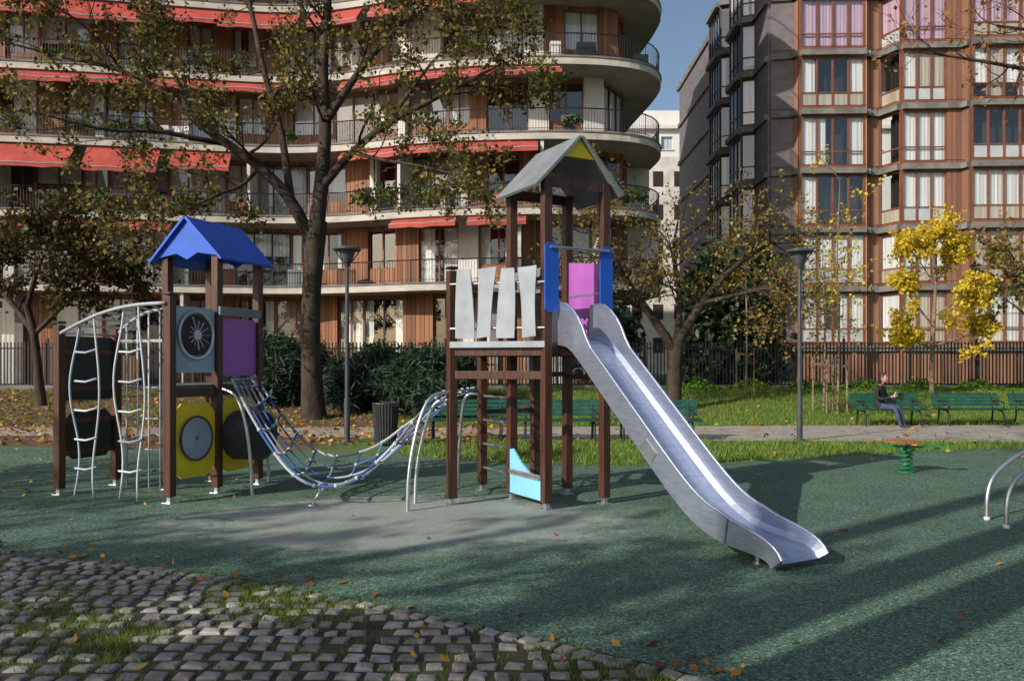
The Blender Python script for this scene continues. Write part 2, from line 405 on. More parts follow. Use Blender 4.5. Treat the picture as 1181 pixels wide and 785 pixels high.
for i in range(100):
    k = R.uniform(-7, 1.5); pts.append((k, ybound(k)+abs(R.gauss(0, .2)), .02))
leaves('fallen_leaves', pts, .05, 'fleaf', flat=.35)

# ------------------------------------------------------------ play tower with slide
U = Vector((.875, .484, 0)).normalized(); V = Vector((-U.y, U.x, 0)); S = .78
C = Vector((.376, 8.76, 0)); Dp = C+U*S; B = C+V*S; E = B+U*S; A = B-U*S; Fp = B+V*S; G = E+V*S
Z = Vector((0,0,1))
root = empty('slide_play_tower', C)
mb = MB(); angU = math.atan2(U.y, U.x)
def post(mb, p, h, rz, w=.1, cap=True, m='post'):
    mb.box((p.x, p.y, .08+h/2-.04), (w, w, h-.08), m, rz); mb.box((p.x, p.y, .05), (.055, .055, .12), 'tube', rz)
    mb.box((p.x, p.y, .012), (.13, .13, .014), 'tube', rz)
    if cap: mb.box((p.x, p.y, h+.012+.02), (w+.012, w+.012, .03), 'black', rz)
for p in (C, Dp, B, E): post(mb, p, 3.66, angU, cap=False)
for p, h in ((A, 2.66), (Fp, 2.66), (G, 2.66)): post(mb, p, h, angU)
mb.obj('posts', root, bevel=.008)
mb = MB()
ZD = 1.84
def decksq(a, b, c, d, z): mb.add([a+Z*z, b+Z*z, c+Z*z, d+Z*z, a+Z*(z-.05), b+Z*(z-.05), c+Z*(z-.05), d+Z*(z-.05)], [(0,1,2,3),(7,6,5,4),(0,4,5,1),(1,5,6,2),(2,6,7,3),(3,7,4,0)], 'deck')
decksq(C, Dp, E, B, ZD); decksq(B, E, G, Fp, ZD-.003)
for t in ((A, C, B), (A, B, Fp)):
    k = [x+Z*(ZD-.006) for x in t]+[x+Z*(ZD-.05) for x in t]; mb.add(k, [(0,1,2),(5,4,3),(0,3,4,1),(1,4,5,2),(2,5,3,0)], 'deck')
def bar(a, b, z, w=.05, h=.09, m='post', out=0):
    mb.beam(a+Z*z, b+Z*z, w, h, m)
for a, b in ((A, C), (C, Dp), (Dp, E), (B, C), (E, G), (G, Fp), (Fp, A)): bar(a, b, ZD-.1)
nAC = Vector(((C-A).y, -(C-A).x, 0)).normalized()
bar(A+nAC*.06, C+nAC*.06, ZD-.02, .03, .07, 'lgrey')
bar(A, C, 1.48); bar(B, E, 1.48, .04, .06); bar(Fp, G, 1.0, .04, .06); bar(A, Fp, 1.48, .04, .06); bar(A, Fp, 2.55, .04, .06)
bar(B, C, 2.62, .04, .1, 'grey'); bar(Fp, G, 2.55, .05, .05, 'tube'); bar(E, G, 2.55, .05, .05, 'tube'); bar(B, C, 2.45, .03, .03, 'tube')
bar(Dp, E, 2.42, .03, .03, 'tube'); bar(Dp, E, 1.45, .04, .06)
for i in range(1, 6): mb.tube([B+V*.02+Z*(.3*i), Fp-V*.02+Z*(.3*i)], .018, 8, 'tube')
mb.obj('decks_and_beams', root, bevel=.004)
# slats
mb = MB(); dAC = (C-A).normalized(); Lh = (C-A).length
for i in range(4):
    o = A+dAC*(Lh*(.165+.223*i))+nAC*.085; z0, z1 = 1.89, 2.66
    t, bt, ln = ((.076, .115, -.01), (.110, .082, .02), (.075, .105, .015), (.108, .078, -.01))[i]
    n = 8; lf = []; rt = []
    for k in range(n+1):
        q = k/n; pin = .016*math.sin(math.pi*q)*(1 if i % 2 else -.6); hw = bt+(t-bt)*q-pin; sh = ln*(q-.5)*2
        lf.append((-hw+sh, z0+(z1-z0)*q)); rt.append((hw+sh, z0+(z1-z0)*q+.02*(i % 2)))
    mb.poly(lf+rt[::-1], o, dAC, Z, .022, 'lgrey')
mb.tube([A+nAC*.055+Z*2.5, C+nAC*.055+Z*2.5], .014, 8, 'tube'); mb.tube([A+nAC*.055+Z*2.0, C+nAC*.055+Z*2.0], .014, 8, 'tube')
mb.obj('guard_slats', root)
# coloured panels
mb = MB()
def rp(w0, w1, z0, z1, o, ux, m, th=.02, cut=.04):
    mb.poly([(w0, z0+cut), (w0+cut, z0), (w1-cut, z0), (w1, z0+cut), (w1, z1-cut), (w1-cut, z1), (w0+cut, z1), (w0, z1-cut)], o, ux, Z, th, m)
rp(-.06, .11, 2.17, 2.93, C-V*.07, U, 'blue'); rp(S-.11, S+.06, 2.17, 2.93, C-V*.07, U, 'blue')
mb.tube([C-V*.09+Z*2.88, Dp-V*.09+Z*2.88], .018, 8, 'tube')
mb.poly([(.05,1.92),(S-.05,1.92),(S-.05,2.84),(.05,2.76)], Dp, V, Z, .02, 'purple')
for k in range(3): mb.tube([Dp+V*(.2+k*.09)-U*.012+Z*2.14, Dp+V*(.2+k*.09)-U*.018+Z*2.14], .02, 10, 'black')
mb.poly([(.02,.1),(.74,.1),(.74,.36),(.5,.38),(.3,.48),(.12,.62),(.02,.6)], B-U*.04, -V, Z, .02, 'cyan')
rp(0.02, .76, .32, .38, B-U*.055, -V, 'grey')
mb.obj('panels', root)
# roof
def roof(mb, o, ux, vy, w, d0, d1, ze, zr, m, gm, gfull):
    c = o; hw = w/2
    for s in (-1, 1):
        e0 = c+ux*s*hw+vy*d0+Z*ze; e1 = c+ux*s*hw+vy*d1+Z*ze; r0 = c+vy*d0+Z*zr; r1 = c+vy*d1+Z*zr
        nn = (e1-e0).cross(r0-e0).normalized(); nn = nn if nn.z > 0 else -nn; q = nn*.03
        mb.add([e0, e1, r1, r0, e0+q, e1+q, r1+q, r0+q], [(0,1,2,3),(4,5,6,7),(0,4,5,1),(1,5,6,2),(2,6,7,3),(3,7,4,0)], m)
    k = (zr-ze)/hw
    for d in ((d0+.06), (d1-.06)):
        if gfull:
            mb.poly([(-hw*.85, ze+hw*.15*k-.02), (-hw*.3, ze+hw*.2*k), (0, ze+hw*.05*k), (hw*.3, ze+hw*.2*k), (hw*.85, ze+hw*.15*k-.02), (0, zr-.02)], c+vy*d, ux, Z, .02, gm)
        else:
            mb.poly([(-.2, zr-.2*k-.01), (.2, zr-.2*k-.01), (0, zr-.01)], c+vy*d, ux, Z, .02, gm)
            mb.poly([(-hw*.8, ze+hw*.2*k-.09), (hw*.8, ze+hw*.2*k-.09), (hw*.72, ze+hw*.28*k-.02), (-hw*.72, ze+hw*.28*k-.02)], c+vy*(d+.03), ux, Z, .03, 'post')
mb = MB(); roof(mb, C+U*S/2, U, V, 1.14, -.12, S+.06, 3.52, 4.12, 'grey', 'yellow', False); mb.obj('roof', root)
# slide
prof = [(-.08,1.87),(.1,1.87),(.25,1.84),(.4,1.75),(.6,1.59),(1.0,1.26),(1.4,.93),(1.8,.60),(2.05,.41),(2.25,.29),(2.45,.215),(2.65,.18),(2.85,.17),(3.0,.155),(3.1,.12),(3.14,.07)]
pv = chaikin([(a, 0, b) for a, b in prof], 1)
mb = MB(); O = C+U*S/2; ringsv = []
rimL = []; rimR = []
for i, p in enumerate(pv):
    t = (pv[min(i+1, len(pv)-1)]-pv[max(i-1, 0)]).normalized(); nn = Vector((-t.z, 0, t.x))
    if nn.z < 0: nn = -nn
    s = p.x; h = .18 if s > .5 else .18+.22*min(1, (.5-s)/.35)
    if s > 2.5: h = .18-.11*((s-2.5)/.64)
    sec = [(-.245,h),(-.235,.05),(-.20,.006),(-.1,0),(.1,0),(.20,.006),(.235,.05),(.245,h),(.262,h),(.262,-.06),(-.262,-.06),(-.262,h)]
    ring = [O-V*(p.x+nn.x*b)+U*a+Z*(p.z+nn.z*b) for a, b in sec]; ringsv.append(ring)
    rimL.append(O-V*(p.x+nn.x*h)-U*.254+Z*(p.z+nn.z*h)); rimR.append(O-V*(p.x+nn.x*h)+U*.254+Z*(p.z+nn.z*h))
k = 12; vs = [x for r in ringsv for x in r]
fs = [(i*k+j, (i+1)*k+j, (i+1)*k+(j+1) % k, i*k+(j+1) % k) for i in range(len(pv)-1) for j in range(k)]
fs += [tuple(range(k)), tuple((len(pv)-1)*k+j for j in range(k-1, -1, -1))]
mb.add(vs, fs, 'steel')
mb.tube(rimL, .013, 8, 'steel'); mb.tube(rimR, .013, 8, 'steel')
for s0 in (13, 22):   # welded sheet joints on the near wall
    q0 = ringsv[s0][10]; q1 = ringsv[s0][11]; mb.beam(q0-U*.003, q1-U*.003, .006, .03, 'steel')
ob = mb.obj('slide_chute', root)
mb = MB()
for q in (-.15, .15):
    p = O-V*2.85+U*q; mb.tube([p, p+Z*.12], .02, 8, 'tube'); mb.cyl((p.x, p.y, .005), .045, .01, 12, 'tube')
mb.poly([(-.1,-.06),(.1,-.06),(.1,.06),(-.1,.06)], O-V*1.62-U*.268+Z*.80, (-V*.78-Z*.62), (-V*.62+Z*.78), .008, 'tube')
mb.obj('slide_supports', root)
# rings hanging behind
mb = MB()
for q in (.25, .5):
    p = G+U*.55-V*(q*1.6-.2)
    mb.tube([p+Z*2.3, p+Z*1.55], .008, 6, 'darkmetal')
    mb.tube([p+Vector((.08*math.cos(a), 0, 1.47+.08*math.sin(a))) for a in [j*math.pi/8 for j in range(17)]], .012, 6, 'tube')
mb.tube([E+Z*2.3, E+U*.75+Z*2.3], .03, 8, 'post'); mb.tube([G+Z*2.3, G+U*.75+Z*2.3], .03, 8, 'post'); mb.tube([E+U*.55+Z*2.3, G+U*.55+Z*2.3], .03, 8, 'tube')
mb.obj('hand_rings', root)

# ------------------------------------------------------------ second play tower (left)
a_ = Vector((-.937, .35, 0)).normalized(); b_ = Vector((.35, .937, 0)).normalized()
P2 = Vector((-3.66, 9.9, 0)); P1 = P2+a_*S; P3 = P2+b_*S; P4 = P1+b_*S; Q = P2-b_*S; Q2 = Q+a_*1.72; Q3 = Q2+b_*.85
r2 = empty('climbing_play_tower', P2); rza = math.atan2(a_.y, a_.x)
mb = MB()
for p in (P1, P2, P3, P4): post(mb, p, 2.98, rza, cap=False)
post(mb, Q, 2.38, rza); post(mb, Q2, 2.08, rza); post(mb, Q3, 2.08, rza)
mb.obj('posts', r2, bevel=.008)
mb = MB(); decksq(P2, P3, P4, P1, 1.36)
k = [x+Z*1.354 for x in (Q, P2, P1)]+[x+Z*1.30 for x in (Q, P2, P1)]; mb.add(k, [(0,1,2),(5,4,3),(0,3,4,1),(1,4,5,2),(2,5,3,0)], 'deck')
for a, b in ((P1, P2), (P2, P3), (P3, P4), (P4, P1), (Q, P2), (Q, P1)): bar(a, b, 1.26)
for z in (.5, .9, 1.3, 1.75): bar(Q2, Q3, z, .04, .06)
bar(Q3, P1, 1.9, .04, .04, 'tube'); bar(P1, P4, 2.1, .04, .04, 'tube'); bar(P4, P3, 2.1, .04, .04, 'tube')
bar(P2-b_*0+Vector((0.05,-.06,0)), P3+Vector((.05,-.06,0)), 2.26, .03, .11, 'grey')
mb.obj('decks_and_beams', r2, bevel=.004)
mb = MB()
rp(.06, S-.06, 1.50, 2.28, Q, b_, 'paleblue')
nQ = Vector((b_.y, -b_.x, 0)); front = nQ if nQ.y < 0 else -nQ
def disc(c, n, r, th, m, seg=28):
    mb.tube([c-n*th/2, c+n*th/2], r, seg, m)
def ringt(c, n, r, rt, m):
    u = n.orthogonal().normalized(); w_ = n.cross(u)
    mb.tube([c+(u*math.cos(t)+w_*math.sin(t))*r for t in [j*math.pi/14 for j in range(29)]], rt, 8, m, caps=False)
cc = Q+b_*S/2+Z*1.95
disc(cc, front, .285, .05, 'ivory'); ringt(cc+front*.03, front, .28, .02, 'tube'); disc(cc+front*.03, front, .25, .02, 'darkmetal')
for i in range(13):
    t = i*2*math.pi/13; u = b_*math.cos(t)+Z*math.sin(t); mb.beam(cc+front*.045+u*.03, cc+front*.045+u*R.uniform(.13, .23), .022, .006, 'ivory' if i % 3 else 'blind')
disc(cc+front*.05, front, .06, .015, 'ivory')
rp(.03, S-.03, .26, 1.14, Q, b_, 'yellow', .02, .14)
c2 = Q+b_*S/2+Z*.72; disc(c2+front*.02, front, .26, .03, 'lgrey'); ringt(c2+front*.04, front, .26, .012, 'ribs')
disc(c2+front*.036, front, .03, .012, 'grey')
rp(.05, S-.05, 1.45, 2.18, P2, b_, 'purple'); 
nb = front
rp(.03, S-.03, .25, 1.18, P2, b_, 'yellow', .02, .12)
for i in range(9): ringt(P2+b_*(S/2-.02)+Z*.7+nb*(.02+.045*i), nb, .29, .024, 'ribs')
for i in range(9): disc(P2+b_*(S/2-.02)+Z*.7+nb*(.02+.045*i), nb, .275, .04, 'black')
for i in range(6): disc(P2+b_*(S/2-.02)+Z*.7-nb*(.03+.06*i), nb, .275, .05, 'black')
# dark side panels on the far-left face
rp(.06, .8, 1.15, 1.95, Q2, b_, 'dgreen'); rp(.06, .8, .42, 1.02, Q2, b_, 'dgreen', .02, .12)
mb.obj('panels', r2)
mb = MB(); roof(mb, P2+a_*S/2, a_, b_, 1.1, -.14, S+.12, 2.88, 3.42, 'blue', 'blue', True); mb.obj('roof', r2)
mb = MB()
# curved top tubes and rope ladders
def arch(o0, o1, z0, z1, n=14, bul=.1):
    return [o0+(o1-o0)*(i/n)+Z*(z0+(z1-z0)*(i/n)+bul*math.sin(math.pi*i/n)) for i in range(n+1)]
t1 = arch(Q2+Vector((.05,-.06,0)), Q+Vector((-.03,-.06,0)), 1.98, 2.3); t2 = arch(Q3, P1, 1.98, 2.3)
mb.tube(t1, .022, 8, 'lgrey'); mb.tube(t2, .022, 8, 'lgrey')
for i in range(0, 15, 2): mb.tube([t1[i], t2[i]], .014, 6, 'tube')
for i in (2, 5, 8, 11):
    top = t1[i]; pts = [Vector((top.x+.05*math.sin(j*.8+i), top.y+.03*math.cos(j), top.z*(1-j/9)+.02)) for j in range(10)]
    mb.tube(chaikin(pts, 1), .013, 6, 'lrope')
for (i, j) in ((2, 5), (8, 11)):
    for z in (.35, .7, 1.05, 1.4, 1.75):
        q0 = t1[i]+Z*(z-t1[i].z); q1 = t1[j]+Z*(z-t1[j].z+.03); mb.tube([q0, q0.lerp(q1, .5)-Z*.025, q1], .013, 6, 'lrope')
for i in (3, 6, 9, 12):
    mb.tube([Vector((t2[i].x, t2[i].y, t2[i].z)), Vector((t2[i].x+.05, t2[i].y-.1, .02))], .013, 6, 'lrope')
for z in (.5, .9, 1.3): mb.tube([t2[3]+Z*(z-t2[3].z), t2[12]+Z*(z-t2[12].z)], .013, 6, 'lrope')
mb.obj('rope_ladders', r2, smooth=True)

# ------------------------------------------------------------ net bridge
r3 = empty('rope_net_bridge', (-2.1, 9.5, 0)); mb = MB()
near = chaikin([at(268,438,9.8), at(300,500,9.3), at(345,560,9.0), at(400,562,8.95), at(450,520,8.9), at(492,466,8.95), at(512,452,9.05)], 3)
farc = chaikin([at(296,436,10.7), at(325,480,10.4), at(370,530,10.2), at(430,520,10.2), at(480,480,10.2), at(530,452,10.2), at(546,448,10.05)], 3)
def samp(P, t):
    k = t*(len(P)-1); i = min(int(k), len(P)-2); return P[i].lerp(P[i+1], k-i)
def net(s, t):
    p = samp(near, s).lerp(samp(farc, s), t); p.z -= .14*math.sin(math.pi*t)*math.sin(math.pi*min(1, max(0, s))); p.z = max(p.z, .06); return p
NS, NT = 15, 5
for j in range(NT+1):
    for i in range(NS):
        q = [net((i+k/3)/NS, j/NT) for k in range(4)]
        mb.tube(q, .017 if j in (0, NT) else .012, 6, 'rope', caps=True)
for i in range(NS+1):
    for j in range(NT): mb.tube([net(i/NS, (j+k/2)/NT) for k in range(3)], .012, 6, 'rope')
for i in range(NS+1):
    for j in range(NT+1): mb.ball(net(i/NS, j/NT), .026, 'lrope', 6, 4)
mb.obj('net_ropes', r3)
mb = MB()
def tb(*k, r=.021): mb.tube(chaikin(k, 3), r, 10, 'tube')
g = at(470,590,8.66); tb(Vector((g.x, g.y, .0)), at(471,545,8.68), at(480,495,8.75), at(492,462,8.85), at(504,453,8.95), A+Z*1.28)
tb(Vector((g.x+.02, g.y+.5, .0)), at(480,540,9.2), at(488,500,9.2), at(500,462,9.1), A+Z*1.2)
g = at(528,562,10.4); tb(Vector((g.x, g.y, 0)), at(529,520,10.3), at(533,470,10.2), at(538,453,10.1), Fp+Z*1.22)
g = at(291,570,9.75); tb(Vector((g.x, g.y, 0)), at(289,530,9.75), at(284,490,9.75), at(274,455,9.8), P2+Vector((.06,0,1.3)))
g = at(310,556,10.8); tb(Vector((g.x, g.y, 0)), at(309,520,10.8), at(305,470,10.8), at(299,440,10.7), P3+Vector((.06,0,1.35)))
for p in ((-2.25,8.98), (-2.4,10.1)):
    mb.cyl((p[0], p[1], 0), .05, .03, 12, 'tube'); mb.tube([(p[0], p[1], .02), (p[0]+.1, p[1], .2)], .012, 6, 'tube')
mb.obj('steel_arches', r3, smooth=True)

# ------------------------------------------------------------ small play equipment
r4 = empty('spring_rocker', (5.83, 11.8, 0)); mb = MB()
o = Vector((5.83, 11.8, 0))
mb.tube([o+Vector((.085*math.cos(t), .085*math.sin(t), .03+.3*t/31.4)) for t in [j*.35 for j in range(90)]], .014, 6, 'springgreen')
mb.cyl((o.x, o.y, 0), .12, .03, 16, 'springgreen'); mb.cyl((o.x, o.y, .33), .11, .03, 16, 'springgreen')
mb.beam(o+Vector((-.3,.12,.385)), o+Vector((.42,-.14,.385)), .04, .03, 'springgreen'); mb.beam(o+Vector((-.2,-.26,.38)), o+Vector((.2,.3,.38)), .04, .03, 'springgreen')
mb.box((o.x+.42, o.y-.14, .405), (.16, .16, .025), 'springgreen', -.4)
for i in range(5): mb.box((o.x-.21+i*.085, o.y, .46), (.078, .42-.06*abs(i-2), .035), 'seatwood', .1)
mb.obj('rocker_body', r4)
r5 = empty('steel_arch_climber', (5.2, 8, 0)); mb = MB()
for dx, dy in ((0, 0), (-.06, -.42)):
    o = Vector((4.87+dx, 8.18+dy, 0)); mb.tube(chaikin([o, o+Z*.3, o+Vector((.12,.05,.5)), o+Vector((.5,.15,.72)), o+Vector((1.2,.3,.85)), o+Vector((1.9,.5,.6)), o+Vector((2.1,.55,0))], 3), .022, 10, 'tube')
    mb.cyl((o.x, o.y, 0), .03, .04, 12, 'ivory')
for t in (.55, .9, 1.3, 1.7): mb.tube([Vector((4.87+t, 8.18+t*.26, .74 if t < 1 else .8)), Vector((4.81+t, 7.76+t*.26, .74 if t < 1 else .8))], .016, 8, 'tube')
mb.obj('tubes', r5, smooth=True)

# ------------------------------------------------------------ street furniture
def lamp(x, y, rz=0):
    r = empty('street_lamp', (x, y, gz(y)), rz); mb = MB()
    mb.cyl((0,0,0), .11, .04, 14, 'lampgrey'); mb.tube([(0,0,.03), (0,0,.9), (0,0,.92), (0,0,3.72)], [.062,.06,.045,.036], 14, 'lampgrey')
    mb.tube([(0,0,3.6), (0,0,3.66), (0,0,3.7), (0,0,3.93)], [.045,.07,.1,.17], 16, 'lampgrey')
    mb.tube([(0,0,3.93), (0,0,3.95), (0,0,3.99), (0,0,4.03)], [.26,.29,.27,.12], 20, 'lampgrey')
    mb.tube([(.0,0,3.74), (0,0,3.9)], [.105,.155], 16, 'glass')
    for s_ in (-1, 1): mb.tube([(s_*.08,0,3.68), (s_*.27,0,3.95)], .012, 6, 'lampgrey')
    mb.obj('pole_and_head', r, False)
lamp(6.02, 16.7); lamp(-3.39, 16.4, .5)
def bench(x, y, rz):
    r = empty('park_bench', (x, y, gz(y)), rz); mb = MB()
    for i in range(5): mb.box((0, -.2+i*.1, .45-(.01 if i else .025)), (1.82, .085, .028), 'benchgreen')
    for i in range(4):
        z = .54+i*.088; yy = .27+.03*i; mb.hexa([(-.91,yy-.012,z-.038),(.91,yy-.012,z-.038),(.91,yy+.012,z-.038),(-.91,yy+.012,z-.038),(-.91,yy+.008,z+.038),(.91,yy+.008,z+.038),(.91,yy+.03,z+.038),(-.91,yy+.03,z+.038)], 'benchgreen')
    mb.obj('slats', r, False, bevel=.006); mb = MB()
    for sx in (-.72, .72):
        mb.tube(chaikin([(sx,-.24,0), (sx,-.21,.40), (sx,.2,.41)], 2), .024, 8, 'darkmetal')
        mb.tube(chaikin([(sx,.34,0), (sx,.24,.4), (sx,.40,.86)], 2), .024, 8, 'darkmetal')
        mb.tube(chaikin([(sx,-.2,.42), (sx,-.2,.64), (sx,.3,.64)], 2), .018, 8, 'darkmetal')
    mb.obj('frame', r, False, smooth=True)
for x, y, rz in ((9.85,20.8,0), (12.05,20.9,.02), (14.1,20.9,0), (-.95,16.9,.05), (1.0,16.8,.0), (3.05,16.8,-.03)): bench(x, y, rz)
r = empty('litter_bin', (-2.5, 15.8, 0)); mb = MB()
mb.tube([(0,0,.05), (0,0,.8)], [.19,.235], 20, 'blackbin')
for i in range(26):
    t = i*2*math.pi/26; mb.beam((.2*math.cos(t), .2*math.sin(t), .04), (.25*math.cos(t), .25*math.sin(t), .82), .028, .014, 'blackbin')
mb.tube([(.255*math.cos(j*.314), .255*math.sin(j*.314), .83) for j in range(21)], .018, 6, 'blackbin', False)
mb.tube([(.21*math.cos(j*.314), .21*math.sin(j*.314), .05) for j in range(21)], .016, 6, 'blackbin', False)
mb.obj('ribbed_body', r, False)
# fence
r = empty('iron_fence', (0, 30, .6)); mb = MB(); x = -36
z0 = .65
while x < 36:
    mb.box((x, 30, z0+.92), (.045, .03, 1.72), 'darkmetal'); x += .13
for z in (.2, 1.55): mb.box((0, 30.03, z0+z), (72, .03, .05), 'darkmetal')
for i in range(-14, 15): mb.box((i*2.5, 30.05, z0+.95), (.08, .08, 1.95), 'darkmetal')
mb.obj('bars', r)
mb = MB(); mb.box((0, 30.05, .72), (72, .2, .2), 'band'); mb.obj('fence_kerb', r)

# ------------------------------------------------------------ curved apartment building
def resample(P, step):
    cum = [0]
    for a, b in zip(P, P[1:]): cum.append(cum[-1]+(b-a).length)
    n = int(cum[-1]/step); res = []; j = 0
    for i in range(n+1):
        s = cum[-1]*i/n
        while j < len(cum)-2 and cum[j+1] < s: j += 1
        res.append(P[j].lerp(P[j+1], (s-cum[j])/max(1e-9, cum[j+1]-cum[j])))
    return res
plan = [(-40,33.2),(-28,33.4),(-20,34.4),(-13,35.8),(-9.8,36.2),(-7,35.6),(-4,34.4),(0,33.8),(3.5,33.8),(5.9,34.5),(6.9,36.3),(6.9,38.5),(6.3,43),(5.5,52)]
FC = resample(chaikin([(a, b, 0) for a, b in plan], 3), .5)
def norms(P):
    o = []
    for i in range(len(P)):
        t = (P[min(i+1, len(P)-1)]-P[max(i-1, 0)]).normalized(); o.append(Vector((t.y, -t.x, 0)))
    return o
FN = norms(FC)
WC = resample([p-n*1.6 for p, n in zip(FC, FN)], .25)
levels = [5.15+3.18*i for i in range(7)]; base = .65
bl = empty('curved_apartment_building', (-8, 40, base))
slabs = MB(); rails = MB(); walls = MB(); wins = MB(); aw = MB()
WO = [p-n*2.3 for p, n in zip(FC, FN)]
for z in levels:
    T = .36; n = len(FC)
    vs = [p+Z*z for p in FC]+[p+Z*z for p in WO]+[p+Z*(z-T) for p in FC]+[p+Z*(z-T) for p in WO]
    slabs.add(vs, [(i, i+1, n+i+1, n+i) for i in range(n-1)], 'concrete')
    slabs.add(vs, [(i, 2*n+i, 2*n+i+1, i+1) for i in range(n-1)], 'concrete')
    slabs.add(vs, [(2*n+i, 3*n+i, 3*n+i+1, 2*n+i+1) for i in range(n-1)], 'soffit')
    lip = [p+m*.04 for p, m in zip(FC, FN)]
    vs = [p+Z*(z+.005) for p in lip]+[p+Z*(z-.07) for p in lip]+[p+Z*(z-.07) for p in FC]+[p+Z*(z+.005) for p in FC]
    slabs.add(vs, [(i, n+i, n+i+1, i+1) for i in range(n-1)]+[(n+i, 2*n+i, 2*n+i+1, n+i+1) for i in range(n-1)]+[(3*n+i, i, i+1, 3*n+i+1) for i in range(n-1)], 'band')
    ins = [p-m*.08+Z*0 for p, m in zip(FC, FN)]
    rails.tube([p+Z*(z+.98) for p in ins], .028, 6, 'darkmetal'); rails.tube([p+Z*(z+.12) for p in ins], .016, 4, 'darkmetal')
    if z < 18:
        dd = resample(ins, .125)
        for p in dd: rails.tube([p+Z*z, p+Z*(z+.98)], .0105, 4, 'darkmetal', caps=False)
        for p in dd[::12]: rails.tube([p+Z*z, p+Z*(z+1.0)], .025, 4, 'darkmetal', caps=False)
# back/inside core
core = [p-m*3.2 for p, m in zip(FC, FN)]; n = len(core)
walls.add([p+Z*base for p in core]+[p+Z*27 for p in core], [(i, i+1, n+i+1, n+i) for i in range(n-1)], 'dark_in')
walls.box((-17, 45, 27.6), (46, 19, .5), 'concrete')
cumW = [0]
for a, b in zip(WC, WC[1:]): cumW.append(cumW[-1]+(b-a).length)
LW = cumW[-1]
def wp(s):
    k = min(max(s/LW, 0), 1)*(len(WC)-1); i = min(int(k), len(WC)-2); return WC[i].lerp(WC[i+1], k-i)
def window(p0, p1, z0, z1, fm, nm, ct, off=0, hb=None, wb=wins, fr=.07):
    """framed glazing with curtains behind"""
    Ls = (p1-p0).length; d = (p1-p0)/Ls
    wb.seg(p0, p1, z0, z0+fr, .09, fm, off); wb.seg(p0, p1, z1-fr, z1, .09, fm, off)
    for i in range(nm+1):
        s = (Ls-fr)*i/nm; wb.seg(p0+d*s, p0+d*(s+fr), z0+fr, z1-fr, .086, fm, off+.004)
    if hb:
        for i in range(nm):
            s = (Ls-fr)*i/nm; wb.seg(p0+d*(s+fr), p0+d*((Ls-fr)*(i+1)/nm), z0+hb-.03, z0+hb+.03, .07, fm, off)
    o = off; nn = Vector((d.y, -d.x, 0)); g0 = p0+nn*o; g1 = p1+nn*o
    for i in range(nm):
        q0 = g0+d*((Ls-fr)*i/nm+fr); q1 = g0+d*((Ls-fr)*(i+1)/nm); tw = R.uniform(-.012, .012); tv = R.uniform(-.012, .012)
        wb.add([q0+nn*tw+Z*(z0+fr), q1-nn*tw+Z*(z0+fr), q1-nn*(tw+tv)+Z*(z1-fr), q0+nn*(tw-tv)+Z*(z1-fr)], [(0,1,2,3)], 'glass')
    c = off-.14
    def cplane(s0, s1, zz0, zz1, m, dd=0):
        a = p0+d*s0+nn*(c-dd); b = p0+d*s1+nn*(c-dd)
        K = max(2, int((s1-s0)/.09)); vs = []
        for k in range(K+1):
            q = a.lerp(b, k/K)+nn*(.025*(k % 2)*R.uniform(.3, 1)); vs += [q+Z*zz0, q+Z*zz1]
        wb.add(vs, [(2*k, 2*k+2, 2*k+3, 2*k+1) for k in range(K)], m)
    if ct == 'full': cplane(0, Ls, z0+.03, z1, 'curt')
    elif ct == 'beige': cplane(0, Ls, z0+.03, z1, 'curtb')
    elif ct == 'pink': cplane(0, Ls, z0+.03, z1, 'curtp')
    elif ct == 'part': cplane(0, Ls*R.uniform(.2, .45), z0+.03, z1, 'curt'); cplane(Ls*R.uniform(.6, .8), Ls, z0+.03, z1, 'curt')
    elif ct == 'panes':
        for i in range(nm):
            if R.random() < .72: cplane((Ls-fr)*i/nm+.03, (Ls-fr)*(i+1)/nm+.03, z0+.03 if R.random() < .7 else z0+.8, z1, 'curt' if R.random() < .85 else 'curtb')
    elif ct == 'blind': cplane(0, Ls, z0+(z1-z0)*R.uniform(.2, .6), z1, 'ivory')
    elif ct == 'bblind': cplane(0, Ls, z0+(z1-z0)*R.uniform(.1, .4), z1, 'blind')
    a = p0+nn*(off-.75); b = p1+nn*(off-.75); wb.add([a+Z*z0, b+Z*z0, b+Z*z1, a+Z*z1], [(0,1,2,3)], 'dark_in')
zs = [base]+levels
